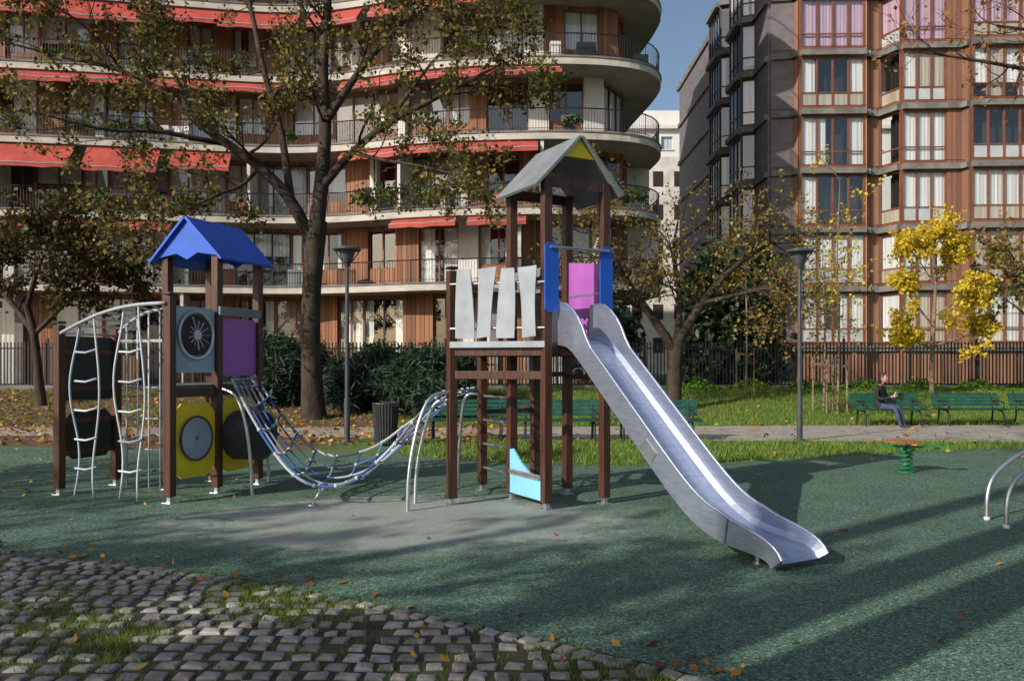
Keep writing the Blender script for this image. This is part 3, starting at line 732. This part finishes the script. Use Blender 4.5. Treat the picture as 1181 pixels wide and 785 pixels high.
for fi in range(7):
    z0 = zs[fi]+.002; z1 = zs[fi+1]-.36; s = 0; RR = random.Random(100+fi); prev = None
    if fi == 0: z0 = base-.3
    while s < LW-.5:
        kinds = ['wood', 'win', 'door', 'win2', 'pil', 'wood', 'white']
        wts = [26, 24, 28, 12, 6, 8, 5] if fi else [40, 16, 18, 8, 6, 12, 0]
        k = RR.choices(kinds, wts)[0]
        if k == prev: continue
        wdt = {'wood': RR.uniform(.7, 1.5), 'win': RR.uniform(1.3, 2.0), 'door': RR.uniform(1.8, 2.6), 'win2': 1.1, 'pil': .35, 'white': .9}[k]
        wdt = min(wdt, LW-s); p0, p1 = wp(s), wp(s+wdt); zi = z0; of = {'wood': 0, 'win': -.12, 'door': -.1, 'win2': -.12, 'pil': .1, 'white': .02}[k]
        if k == 'wood': walls.seg(p0, p1, zi, z1, .16, 'wood', of)
        elif k == 'white': walls.seg(p0, p1, zi, z1, .16, 'white', of)
        elif k == 'pil': walls.seg(p0, p1, zi, z1, .36, 'white' if fi else 'band', of)
        elif k == 'door': window(p0, p1, zi, z1-.15, 'rframe' if RR.random() < .6 else 'bframe', 3 if wdt > 2.2 else 2, RR.choices(['full', 'part', 'none', 'blind', 'beige'], [38, 24, 14, 16, 8])[0], of); walls.seg(p0, p1, z1-.15, z1, .14, 'wood', of)
        else:
            h = .85 if fi else 1.6
            walls.seg(p0, p1, zi, zi+h, .16, 'wood', of); window(p0, p1, zi+h, z1-.15, 'rframe', 2, RR.choices(['full', 'part', 'none', 'blind', 'bblind'], [38, 22, 14, 18, 6])[0], of); walls.seg(p0, p1, z1-.15, z1, .14, 'wood', of)
        if RR.random() < .1:
            nn = Vector(((p1-p0).y, -(p1-p0).x, 0)).normalized(); walls.seg(p0+nn*.8, p0+nn*.8+(p1-p0).normalized()*.14, z0, z1, 1.4, 'white')
        if fi and RR.random() < .16:
            nn = Vector(((p1-p0).y, -(p1-p0).x, 0)).normalized(); q = p0.lerp(p1, .5)+nn*.9
            walls.box((q.x, q.y, z0+.4), (RR.uniform(.4, .9), .4, .8), RR.choice(['ivory', 'wood', 'dgreen', 'grey']))
        s += wdt; prev = k
# awnings by X range on the front edge
def fidx(x):
    return min(range(len(FC)), key=lambda i: abs(FC[i].x-x)+(100 if FC[i].y > 36.8 else 0))
def awning(px0, px1, li, drop, out):
    z = levels[li]-.40; i0 = fidx((px0-590.5)/F*35); i1 = fidx((px1-590.5)/F*35); drop *= 1.3; out *= .7
    idx = list(range(i0, i1+1)); n = len(idx)
    if n < 2: return
    a = [FC[i]-FN[i]*.12+Z*z for i in idx]; b = [FC[i]+FN[i]*out+Z*(z-drop+.02*math.sin(i*1.7)) for i in idx]; c = [q-Z*(.16+.03*(k % 2)) for k, q in enumerate(b)]
    aw.add(a+b+c, [(i, i+1, n+i+1, n+i) for i in range(n-1)]+[(n+i, n+i+1, 2*n+i+1, 2*n+i) for i in range(n-1)], 'awning')
    aw.tube([b[0], b[-1]] if n < 5 else b, .02, 6, 'lgrey')
    for k in (0, n-1): aw.tube([a[k]-Z*.05, b[k]-Z*.03], .02, 6, 'darkmetal')
for t in [(-250,-150,3,.8,.9),(-140,-10,3,.5,.6),(5,92,2,.75,1.0),(97,183,2,.8,1.0),(188,262,2,.6,.8),(385,462,2,.25,.4),(470,535,2,.2,.35),(540,625,2,.28,.4),
          (-5,92,1,.2,.3),(97,188,1,.2,.3),(448,534,1,.2,.35),(540,608,1,.2,.35),
          (5,85,3,.3,.5),(90,190,3,.25,.45),(200,330,3,.28,.5),(385,470,3,.3,.5),(480,600,3,.25,.4),(610,640,3,.15,.3),
          (0,70,4,.6,.8),(75,165,4,.7,.9),(170,240,4,.5,.7),(245,335,4,.6,.8),(345,420,4,.5,.6),(425,520,4,.4,.5),(530,640,4,.3,.5),(20,300,5,.6,.8)]: awning(*t)
slabs.obj('balcony_slabs', bl); rails.obj('balcony_railings', bl); walls.obj('walls', bl); wins.obj('windows', bl); aw.obj('awnings', bl)

# balcony plants
M['plant'] = imat('balcony_plant_leaf', [(.02,.05,.012), (.06,.13,.025), (.03,.08,.02), (.14,.18,.05), (.10,.10,.03)], .6, .25)
pts = []
def cloudp(c, r, n, k=12, sp=.35):
    c = np.array(c); r = np.array(r)
    cc = unit(k)*(rng.random((k, 1))**(1/3)); ww = rng.random(k)*.7+.3
    ii = rng.choice(k, n, p=ww/ww.sum()); q = cc[ii]+rng.normal(size=(n, 3))*sp*(.5+ww[ii][:, None]*.5)
    return (c+q*r).tolist()
for px, li, w_, h_ in [(410,1,.5,.6),(432,1,.6,.7),(455,1,.5,.7),(480,1,.7,.8),(500,1,.5,.5),(60,1,.5,.4),(120,1,.4,.5),(75,1,.3,.7),(95,2,.7,.4),(130,2,.8,.4),(165,2,.5,.4),(30,2,.4,.5),(210,1,.5,.3),(560,1,.4,.3),(600,1,.5,.5),(680,1,.6,.4),(715,1,.7,.5),(740,1,.5,.5),(60,3,.5,.3),(230,3,.6,.4),(655,2,.4,.3),(320,2,.4,.4),(560,3,.6,.4),(440,2,.3,.5)]:
    i = fidx((px-590.5)/F*35); p = FC[i]-FN[i]*.3; pts += cloudp((p.x, p.y, levels[li]+.35+h_*.5), (w_, .3, h_*.6), 260)
leaves('balcony_plants', pts, .12, 'plant')

# ------------------------------------------------------------ right building
br = empty('brown_apartment_building', (22, 46, base)); walls = MB(); wins2 = MB(); bands = MB()
zb = [5.75+3.13*i for i in range(-1, 7)]; zb[0] = 2.6
zr_ = [base-.3]+zb
faces = [((14,66),(14,53.5),'stone'), ((14,53.5),(13.2,53.2),'stone'), ((13.2,53.2),(13.2,50.6),'dwin'), ((13.2,50.6),(14,50.3),'dwin1'), ((14,50.3),(14,48.6),'stone'),
         ((14,48.6),(13.2,48.3),'dwin1'), ((13.2,48.3),(13.2,45.9),'dwin'), ((13.2,45.9),(14,45.6),'dwin1'), ((14,45.6),(14,43.2),'stone'),
         ((14,43.2),(15.2,43.0),'stone'), ((15.2,43.0),(15.35,42.5),'side'), ((15.35,42.5),(18.75,42.4),'win'), ((18.75,42.4),(18.95,42.9),'side'), ((18.95,42.9),(19.8,42.9),'wood'),
         ((19.8,42.9),(20.3,41.6),'win1'), ((20.3,41.6),(22.6,41.5),'win'), ((22.6,41.5),(23.4,41.5),'wood'), ((23.4,41.5),(23.6,41.0),'side'), ((23.6,41.0),(26.9,40.9),'win'), ((26.9,40.9),(27.2,41.4),'side'), ((27.2,41.4),(28.6,41.4),'wood'), ((28.6,41.4),(28.9,40.9),'side'), ((28.9,40.9),(32,40.8),'win'), ((32,40.8),(40,41.4),'wood')]
for fi in range(len(zr_)-1):
    z0 = zr_[fi]; z1 = zr_[fi+1]-.3; RR = random.Random(fi+5)
    for a, b, k in faces:
        p0 = Vector((*a, 0)); p1 = Vector((*b, 0))
        bands.seg(p0, p1, z1, z1+.3, .5, 'band', .05)
        if k == 'stone': walls.seg(p0, p1, z0, z1, .3, 'stone')
        elif k in ('wood', 'side') or fi == 0: walls.seg(p0, p1, z0, z1, .2, 'wood2')
        else:
            dk = k[0] == 'd'
            ct = RR.choices(['full', 'part', 'panes', 'beige', 'none'], [28, 16, 46, 5, 5])[0]
            if fi >= 6 and not dk: ct = 'pink' if RR.random() < .7 else 'panes'
            if dk: ct = RR.choice(['none', 'part', 'bblind', 'full'])
            nm = 1 if k.endswith('1') else (4 if (p1-p0).length > 2.5 else 3)
            window(p0, p1, z0+.12, z1-.04, 'bframe' if dk else 'rframe', nm, ct, 0, .78, wins2, .09)
            walls.seg(p0, p1, z0, z0+.12, .12, 'rframe', .0); walls.seg(p0, p1, z1-.04, z1, .12, 'rframe', 0)
            if not dk and RR.random() < .45:
                walls.seg(p0, p1, z0+.2, z0+.86, .03, 'ivory' if RR.random() < .5 else 'curtb', -.04)
    # thin guard rails above each band on the sunny side
    for a, b, k in faces[9:]:
        if fi and k != 'side':
            p0 = Vector((*a, 0)); p1 = Vector((*b, 0)); d = (p1-p0).normalized(); nn = Vector((d.y, -d.x, 0))*.28
            bands.tube([p0+nn+Z*(z0+.14), p1+nn+Z*(z0+.14)], .018, 4, 'darkmetal')
core = [Vector((*f[0], 0)) for f in faces]+[Vector((40,41.4,0))]
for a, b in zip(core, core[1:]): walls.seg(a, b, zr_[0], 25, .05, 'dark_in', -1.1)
walls.box((27, 56, 25), (26, 24, .4), 'band')
walls.obj('walls', br); wins2.obj('windows', br); bands.obj('floor_bands', br)

# ------------------------------------------------------------ pale building far away
bw = empty('pale_background_building', (18, 88, base)); wl = MB(); 
X0, X1, YF = 2, 46, 85
zf = [.6+3.25*i for i in range(8)]
for i, z in enumerate(zf):
    wl.box(((X0+X1)/2, YF+.2, z+.55), (X1-X0, .4, 1.1), 'paleb'); wl.box(((X0+X1)/2, YF+.2, z+2.875), (X1-X0, .4, .75), 'paleb')
    x = X0+.9
    while x < X1-1:
        wl.box((x-.0, YF+.2, z+1.8), (1.25, .4, 1.4), 'paleb'); 
        wl.add([(x+.625, YF+.28, z+1.1), (x+1.85, YF+.28, z+1.1), (x+1.85, YF+.28, z+2.5), (x+.625, YF+.28, z+2.5)], [(0,1,2,3)], 'bframe' if R.random() < .6 else 'blind')
        wl.box((x+1.237, YF+.24, z+1.8), (.06, .05, 1.4), 'ivory'); wl.box((x+1.237, YF-.05, z+1.06), (1.4, .2, .08), 'ivory')
        x += 2.475
wl.box(((X0+X1)/2, YF+7, 13), (X1-X0, 12.6, 27.2), 'paleb'); wl.box(((X0+X1)/2, YF-.1, 26.75), (X1-X0+.6, .9, .35), 'ivory')
wl.box(((X0+X1)/2, YF+7, 28), (X1-X0-3, 10, 2.5), 'paleb')
wl.box((14.5, YF-3, 11.2), (7, 5.5, 22), 'white')
for zz in range(6):
    for xx in range(3): wl.box((12.4+xx*2.1, YF-5.76, 3.5+zz*3.3), (1.0, .06, 1.5), 'bframe')
wl.obj('facade', bw)

# ------------------------------------------------------------ trees
def rot_dir(d, amt, rr):
    q = Vector((rr.gauss(0,1), rr.gauss(0,1), rr.gauss(0,1))).normalized(); return (d+q*amt).normalized()
def branch(mb, tips, p, d, L, r, lvl, rr, up=.05, bark='bark', kids=(5, 4), leafn=6, jit=.06):
    n = 6; pts = [p.copy()]; rs = [r]; q = p.copy()
    for i in range(n):
        d = rot_dir(d, .22, rr); d.z += up; d.normalize(); q = q+d*(L/n); pts.append(q.copy()); rs.append(max(.004, r*(1-.8*(i+1)/n)))
    mb.tube(pts, rs, 5 if lvl < 2 else 3, bark, caps=False)
    if lvl <= 0:
        for i in range(leafn):
            t = rr.uniform(.15, 1)*n; k = min(int(t), n-1); tips.append(pts[k].lerp(pts[k+1], t-k)+Vector((rr.gauss(0,jit), rr.gauss(0,jit), rr.gauss(0,jit))))
        return
    for j in range(kids[0] if lvl > 1 else kids[1]):
        t = rr.uniform(.25, 1)*n; k = min(int(t), n-1); pp = pts[k].lerp(pts[k+1], t-k)
        branch(mb, tips, pp, rot_dir((pts[k+1]-pts[k]).normalized(), .9, rr), L*rr.uniform(.4, .65), rs[k]*.55, lvl-1, rr, up, bark, kids, leafn, jit)
def limb(mb, pts, rads, n=10, bark='bark'):
    P = chaikin([(a.x, a.y, a.z) for a in pts], 2); Q_ = [v.x for v in chaikin([(r, 0, 0) for r in rads], 2)]
    mb.tube(P, Q_, n, bark, caps=False); return P, Q_
def tree(name, base_, limbs, D, bark='bark', seed=1, per=7, L=(1.2, 2.4), lvl=2, leafmat='leafA', lsize=.11, leafn=6, up=.05, kids=(5, 4), start=.25, trunk0=True, jit=.06):
    rr = random.Random(seed); root = empty(name, base_); mb = MB(); tips = []
    for li, (pl, dy, bare) in enumerate(limbs):
        pts = []; rads = []
        for i, (px, py, r) in enumerate(pl):
            q = at(px, py, D); f = i/max(1, len(pl)-1); q.y += dy*f
            sc = q.y/D; q.x *= sc; q.z = 1.6+(q.z-1.6)*sc
            if li == 0 and i == 0 and trunk0: q.z = gz(base_[1])-.05
            pts.append(q); rads.append(r)
        P, Rr = limb(mb, pts, rads, 12 if li == 0 else 8, bark)
        if bare: continue
        for k in range(per):
            t = (start+(1-start)*rr.random())*(len(P)-1); i = min(int(t), len(P)-2)
            tg = (P[i+1]-P[i]).normalized(); branch(mb, tips, P[i].lerp(P[i+1], t-i), rot_dir(tg, 1.1, rr), rr.uniform(*L), min(.06, max(.015, Rr[i]*.5)), lvl, rr, up, bark, kids, leafn, jit)
    mb.obj('trunk_and_limbs', root, smooth=True)
    if tips and leafmat: leaves('leaves', [tuple(t) for t in tips], lsize, leafmat, root)
    return root
M['leafA'] = imat('autumn_olive_leaf', [(.03,.035,.012), (.07,.08,.02), (.18,.16,.03), (.10,.05,.02), (.28,.25,.05), (.05,.06,.015)], .6, .35)
M['leafB'] = imat('dark_autumn_leaf', [(.02,.025,.01), (.05,.055,.015), (.10,.08,.02), (.07,.035,.015)], .6, .3)
M['leafY'] = imat('yellow_leaf', [(.60,.42,.02), (.75,.58,.04), (.5,.4,.05), (.72,.55,.03)], .6, .4)
M['leafR'] = imat('russet_leaf', [(.16,.07,.03), (.25,.18,.04), (.2,.22,.05), (.3,.14,.04), (.1,.1,.03), (.35,.3,.06)], .6, .35)
M['leafD'] = imat('dark_evergreen_leaf', [(.008,.02,.008), (.02,.045,.015), (.035,.07,.025)], .45, .1, .5)
M['leafO'] = imat('orange_leaf', [(.3,.1,.03), (.4,.2,.05), (.2,.08,.03)], .6, .4)

tree('autumn_park_tree', (-5.61, 22.6, .05), [
    ([(362,487,.40),(361,470,.33),(359,420,.28),(358,350,.26),(363,290,.27),(366,255,.28)], 0, True),
    ([(365,262,.24),(372,200,.2),(376,140,.18),(371,80,.15),(380,0,.12),(370,-80,.08),(360,-150,.04)], .5, False),
    ([(358,275,.2),(335,228,.16),(300,192,.14),(262,166,.12),(225,140,.1),(190,105,.08),(140,80,.06),(70,65,.04),(10,50,.02)], -1.5, False),
    ([(262,166,.09),(225,160,.08),(180,150,.06),(130,152,.05),(80,140,.03),(40,130,.02)], -2.5, False),
    ([(335,228,.12),(325,150,.1),(303,80,.09),(290,10,.07),(270,-60,.04)], 1.5, False),
    ([(372,215,.14),(405,175,.11),(450,140,.09),(500,115,.07),(545,90,.045),(585,72,.02)], -1, False),
    ([(376,140,.13),(415,80,.1),(460,30,.08),(510,-20,.05)], 1.5, False),
    ([(225,140,.07),(200,80,.06),(165,20,.05),(130,-30,.03)], 1, False),
    ([(405,175,.07),(440,185,.05),(480,190,.035),(520,200,.02)], -1.5, False),
    ([(140,80,.05),(110,40,.04),(70,10,.03),(30,-10,.02)], -1.5, False),
    ([(450,140,.06),(490,80,.05),(530,40,.03),(560,10,.02)], -.5, False),
    ([(300,192,.06),(280,215,.05),(250,225,.03),(220,240,.02)], -2, False)],
    22.6, seed=3, per=10, L=(1.3, 2.4), lsize=.10, leafn=10, kids=(5, 5), jit=.1)
tree('small_dark_tree', (-14.7, 25, gz(25)), [
    ([(48,468,.17),(44,430,.13),(40,385,.12),(30,350,.1)], 0, True),
    ([(40,385,.1),(15,350,.08),(-15,320,.05),(-30,300,.03)], 1, False), ([(32,352,.09),(40,320,.07),(50,295,.04)], -1, False), ([(40,385,.08),(75,350,.06),(105,320,.04),(120,310,.02)], 0, False)],
    25, seed=5, per=12, L=(1.1, 2.0), lsize=.12, leafn=15, leafmat='leafB', jit=.1)
tree('spreading_park_tree', (5.0, 24, gz(24)), [
    ([(776,466,.26),(778,435,.22),(779,410,.21),(781,392,.2)], 0, True),
    ([(779,405,.15),(750,362,.12),(722,325,.09),(700,280,.06),(690,255,.03)], -1, False),
    ([(781,396,.15),(808,350,.12),(842,310,.09),(880,285,.06),(908,270,.03)], 0, False),
    ([(781,396,.12),(785,340,.09),(775,290,.06),(782,255,.03)], 1, False),
    ([(750,362,.08),(730,350,.06),(705,340,.04),(690,330,.02)], -1, False),
    ([(808,350,.08),(850,340,.06),(890,330,.04),(915,345,.02)], -1.5, False)],
    24, seed=8, per=13, L=(1.1, 2.1), lsize=.08, leafn=5, leafmat='leafR', up=-.01, kids=(5, 5), jit=.08)
tree('yellow_autumn_tree', (14.2, 27, gz(27)), [
    ([(1075,458,.085),(1074,420,.075),(1077,370,.06),(1080,310,.045),(1078,268,.02)], 0, True),
    ([(1074,402,.05),(1050,388,.035),(1032,380,.02)], -.6, False), ([(1075,400,.05),(1105,390,.035),(1136,380,.02)], .3, False),
    ([(1076,375,.04),(1055,350,.03),(1045,335,.015)], .5, False), ([(1077,365,.04),(1105,345,.03),(1122,335,.015)], -.5, False),
    ([(1079,330,.03),(1060,300,.02),(1050,288,.012)], -.3, False), ([(1079,325,.03),(1098,300,.02),(1104,290,.012)], .3, False), ([(1080,312,.03),(1078,285,.02),(1080,270,.012)], 0, False)],
    27, bark='bark2', seed=12, per=10, L=(.35, .8), lsize=.105, leafn=8, leafmat='leafY', kids=(4, 4), start=.35, jit=.08)
for px, by, D_, top, sd_, nm in ((966,470,23.5,205,21,'sapling'), (860,458,27,300,22,'sapling'), (950,470,24,330,25,'sapling')):
    x0 = (px-590.5)/F*D_
    rt = tree(nm, (x0, D_, gz(D_)), [([(px,by,.04),(px+2,380,.03),(px-1,300,.022),(px+3,top,.01)], 0, False)], D_, bark='bark2', seed=sd_, per=12, L=(.6, 1.2), lsize=.085, leafn=3, leafmat='leafY', kids=(3, 3), start=.4)
    mb = MB()
    for s_ in (-.3, .3): mb.cyl((x0+s_, D_+.05, gz(D_)-.1), .03, 1.7, 8, 'bark2')
    mb.beam((x0-.3, D_+.05, gz(D_)+1.4), (x0+.3, D_+.05, gz(D_)+1.4), .03, .06, 'bark2'); mb.obj('stakes', rt)
tree('russet_street_tree', (15.8, 17.5, 0), [
    ([(1420,515,.25),(1410,300,.2),(1390,150,.17)], 0, True), ([(1390,160,.12),(1300,110,.09),(1210,85,.06),(1130,70,.035),(1060,60,.02)], 0, False), ([(1390,150,.12),(1320,60,.09),(1230,40,.05),(1150,30,.025)], -1, False),
    ([(1400,170,.12),(1460,50,.08),(1480,-60,.04)], 1, False)], 17.5, seed=31, per=9, L=(1, 1.7), lsize=.085, leafn=2, leafmat='leafO', kids=(4, 3), start=.45)
tree('russet_street_tree', (19.2, 28, gz(28)), [
    ([(1220,462,.16),(1215,400,.12),(1205,350,.1)], 0, True), ([(1206,360,.08),(1180,320,.05),(1165,290,.03)], 0, False), ([(1206,360,.08),(1235,310,.05),(1245,280,.03)], 0, False), ([(1210,390,.07),(1180,360,.04),(1160,345,.02)], 0, False)],
    28, seed=33, per=11, L=(.9, 1.6), lsize=.12, leafn=5, leafmat='leafR')
# park trees behind the viewpoint which throw the long shadows
def free_tree(name, x, y, h, r, seed, fork=.6, leafn=5, per=9):
    rr = random.Random(seed); root = empty(name, (x, y, 0)); mb = MB(); tips = []
    P = [Vector((x, y, 0)), Vector((x+.05, y, h*.3)), Vector((x+.1, y-.05, h*fork)), Vector((x, y, h))]
    PP, Rr = limb(mb, P, [r*1.2, r, r*.8, r*.3], 12)
    for k in range(6):
        st = P[2].lerp(P[3], rr.random()*.6); a = k*1.05+rr.random(); d = Vector((math.cos(a), math.sin(a), rr.uniform(.4, .9))).normalized()
        Lm = h*rr.uniform(.2, .32); pts = [st+d*Lm*t+Vector((0,0,.1*Lm*t*t)) for t in (0, .33, .66, 1)]; LP, LR = limb(mb, pts, [r*.45, r*.33, r*.2, .03], 7)
        for j in range(per):
            t = rr.uniform(.25, 1)*(len(LP)-1); i = min(int(t), len(LP)-2); branch(mb, tips, LP[i].lerp(LP[i+1], t-i), rot_dir((LP[i+1]-LP[i]).normalized(), 1, rr), rr.uniform(1, 2), .03, 2, rr, .03, 'bark', (4, 4), leafn)
    mb.obj('trunk_and_limbs', root, smooth=True); leaves('leaves', [tuple(t) for t in tips], .14, 'leafA', root)
free_tree('park_tree', -12.6, -2.6, 9, .3, 41, .45, per=8)
free_tree('park_tree', -3.7, -.1, 14, .26, 42, .66, per=5, leafn=2)
free_tree('park_tree', -5.9, -1.0, 15, .24, 45, .68, per=5, leafn=2)
free_tree('park_tree', -8.6, -1.9, 15, .2, 46, .68, per=5, leafn=2)
free_tree('park_tree', -5.3, -2.9, 14, .3, 43, .64, per=5, leafn=2)
free_tree('park_tree', -17, 2, 9, .3, 44, .45, per=8)

# ------------------------------------------------------------ shrubs and hedges
def shrub(name, c, r, n, mat, size, k=30, stems=10, elong=2.6, wid=.42):
    root = empty(name, (c[0], c[1], gz(c[1]))); mb = MB()
    for i in range(stems):
        a = R.random()*6.28; q = Vector((c[0]+math.cos(a)*r[0]*.6, c[1]+math.sin(a)*r[1]*.6, gz(c[1])+r[2]*R.uniform(.7, 1.5)))
        mb.tube([(c[0]+math.cos(a)*.1, c[1]+math.sin(a)*.1, gz(c[1])-.05), Vector((c[0], c[1], gz(c[1]))).lerp(q, .5)+Z*.1, q], [.04,.03,.01], 5, 'bark', caps=False)
    mb.obj('stems', root)
    p = np.array(cloudp((c[0], c[1], gz(c[1])+r[2]*.85), (r[0], r[1], r[2]*.85), n, k, .22)); p[:, 2] = np.maximum(p[:, 2], gz(c[1])+.02)
    leaves('foliage', p, size, mat, root, elong=elong, flat=.8, wid=wid)
M['jun'] = imat('juniper_foliage', [(.008,.02,.014), (.02,.045,.028), (.035,.07,.04), (.06,.10,.055)], .6, .1)
for px, D_, rx, h in ((318,25,1.4,1.25),(345,26,1.0,1.1),(405,24.5,1.0,.85),(440,25,1.5,1.0),(480,24,1.5,1.1),(515,25,1.2,1.0),(500,22.8,1.1,.75)):
    shrub('juniper_shrub', ((px-590.5)/F*D_, D_), (rx, 1.2, h), 11000, 'jun', .1, 42, elong=4, wid=.22)
shrub('evergreen_magnolia', ((848-590.5)/F*33, 33), (1.9, 1.6, 3.3), 9000, 'leafD', .22, 60)
shrub('evergreen_magnolia', ((700-590.5)/F*32, 32), (1.3, 1.3, 1.9), 4000, 'leafD', .2, 40)
M['ivy'] = imat('ivy_leaf', [(.04,.11,.01), (.09,.2,.02), (.14,.28,.03)], .5, .3)
p = []
for i in range(15000):
    x = R.uniform(4, 30); d = R.random(); yy = 29.9-d*1.2; p.append((x, yy, gz(yy)+R.random()*.5*(1-d)*(.6+.4*math.sin(x*3))))
leaves('ivy_groundcover', p, .1, 'ivy')

# ------------------------------------------------------------ seated person
def person(loc, rz):
    root = empty('seated_person', loc, rz)
    J = {}; verts = []; rad = []; edges = []
    def j(n, co_, r, par=None):
        J[n] = len(verts); verts.append(co_); rad.append(r)
        if par: edges.append((J[par], J[n]))
    j('pel', (0,0,.56), (.15,.13)); j('sp', (.0,0,.72), (.125,.115), 'pel'); j('ch', (-.01,0,.92), (.145,.12), 'sp'); j('nk0', (.02,0,1.04), (.07,.07), 'ch'); j('nk', (.05,0,1.12), (.052,.052), 'nk0'); j('hd', (.075,0,1.19), (.06,.06), 'nk')
    for s, sg in (('l', 1), ('r', -1)):
        j(s+'sh', (.0,.16*sg,1.0), (.075,.07), 'ch'); j(s+'ua', (.03,.2*sg,.87), (.06,.06), s+'sh'); j(s+'el', (.07,.22*sg,.74), (.05,.05), s+'ua'); j(s+'fa', (.2,.15*sg,.74), (.043,.043), s+'el'); j(s+'wr', (.31,.07*sg,.78), (.03,.03), s+'fa'); j(s+'pm', (.38,.05*sg,.80), (.034,.022), s+'wr')
        j(s+'hp', (.06,.1*sg,.54), (.1,.1), 'pel'); j(s+'th', (.25,.11*sg,.53), (.088,.085), s+'hp'); j(s+'kn', (.46,.1*sg,.51), (.066,.066), s+'th'); j(s+'cf', (.52,.1*sg,.32), (.057,.06), s+'kn'); j(s+'an', (.58,.1*sg,.11), (.04,.04), s+'cf'); j(s+'he', (.6,.1*sg,.06), (.042,.04), s+'an'); j(s+'to', (.75,.12*sg,.04), (.034,.03), s+'he')
    me = bpy.data.meshes.new('tmp'); me.from_pydata(verts, edges, []); o = bpy.data.objects.new('tmp', me); scene.collection.objects.link(o)
    sk = o.modifiers.new('s', 'SKIN'); sk.use_smooth_shade = True
    for i, r_ in enumerate(rad): me.skin_vertices[0].data[i].radius = r_
    me.skin_vertices[0].data[0].use_root = True
    ss = o.modifiers.new('ss', 'SUBSURF'); ss.levels = 2; ss.render_levels = 2
    dg = bpy.context.evaluated_depsgraph_get(); dg.update(); bm_ = bpy.data.meshes.new_from_object(o.evaluated_get(dg)); bpy.data.objects.remove(o)
    bm_.materials.clear()
    for k in ('jacket', 'jeans', 'skin', 'shoe'): bm_.materials.append(M[k])
    for f in bm_.polygons:
        c = f.center
        if c.z > 1.085 or (c.x > .335 and c.z > .7): f.material_index = 2
        elif c.z < .1 and c.x > .53: f.material_index = 3
        elif c.x > .12 and c.z < .66 or c.z < .5: f.material_index = 1
        else: f.material_index = 0
        f.use_smooth = True
    b = bpy.data.objects.new('body', bm_); scene.collection.objects.link(b); b.parent = root
    mb = MB(); h = Vector((.1,0,1.27))
    mb.ball(h, (.092,.075,.115), 'skin', 20, 14); mb.ball(h+Vector((.03,0,-.06)), (.06,.055,.06), 'skin', 14, 9)
    mb.tube([h+Vector((.088,0,.01)), h+Vector((.108,0,-.025)), h+Vector((.09,0,-.035))], [.008,.014,.008], 8, 'skin')
    for sg in (-1, 1):
        mb.ball(h+Vector((.078,.032*sg,.008)), (.012,.014,.009), 'eyew', 8, 6); mb.ball(h+Vector((.087,.032*sg,.008)), (.005,.006,.006), 'hair', 6, 5); mb.ball(h+Vector((0,.077*sg,-.005)), (.018,.01,.03), 'skin', 8, 6)
    mb.ball(h+Vector((.085,0,-.062)), (.008,.025,.008), 'lip', 8, 6)
    mb.obj('head', root, False, smooth=True)
    mb = MB(); mb.ball(h+Vector((-.025,0,.028)), (.098,.088,.112), 'hair', 18, 12); mb.ball(h+Vector((-.07,0,-.07)), (.05,.075,.12), 'hair', 14, 9)
    for i in range(40):
        a = math.pi*.5+math.pi*i/39; s0 = h+Vector((.085*math.cos(a)-.02, .082*math.sin(a), .03)); mb.tube([s0, s0+Vector((-.012,0,-.09)), s0+Vector((R.uniform(-.02,.01), R.uniform(-.01,.01), -.19))], [.014,.014,.005], 5, 'hair')
    mb.obj('hair', root, False, smooth=True)
    mb = MB()
    for sg in (-1, 1):
        pm = Vector((.385,.05*sg,.80))
        for i, (ln, dz) in enumerate(((.07,.024),(.078,.008),(.073,-.008),(.058,-.022))):
            s0 = pm+Vector((.01,-.0*sg,dz)); mb.tube([s0, s0+Vector((ln*.5,-.012*sg,.008)), s0+Vector((ln*.75,-.035*sg,.006)), s0+Vector((ln*.6,-.05*sg,.0))], [.0095,.009,.008,.006], 7, 'skin')
        s0 = pm+Vector((-.03,-.005*sg,.028)); mb.tube([s0, s0+Vector((.025,-.015*sg,.022)), s0+Vector((.05,-.03*sg,.028))], [.011,.0095,.007], 7, 'skin')
    mb.obj('fingers', root, False, smooth=True)
    mb = MB(); mb.hexa([(.41,-.07,.80),(.425,-.07,.80),(.425,.07,.80),(.41,.07,.80),(.44,-.07,.92),(.455,-.07,.92),(.455,.07,.92),(.44,.07,.92)], 'ivory'); mb.obj('held_booklet', root, False)
M['jacket'] = pmat('black_jacket', (.014,.013,.014), (.025,.023,.024), 8, .8, bump=.4)
M['jeans'] = pmat('blue_jeans', (.05,.075,.13), (.03,.045,.09), 10, .85, bump=.3)
M['skin'] = pmat('skin', (.48,.27,.19), (.42,.22,.16), 8, .55)
M['shoe'] = pmat('shoe', (.04,.035,.035), (.02,.02,.02), 8, .6)
M['hair'] = pmat('dark_hair', (.018,.011,.008), (.03,.018,.012), 20, .5)
M['eyew'] = pmat('eye_white', (.7,.7,.68), (.65,.65,.63), 5, .3); M['lip'] = pmat('lips', (.4,.13,.11), (.35,.1,.09), 5, .5)
person((9.55, 20.72, -.02), math.radians(-52))
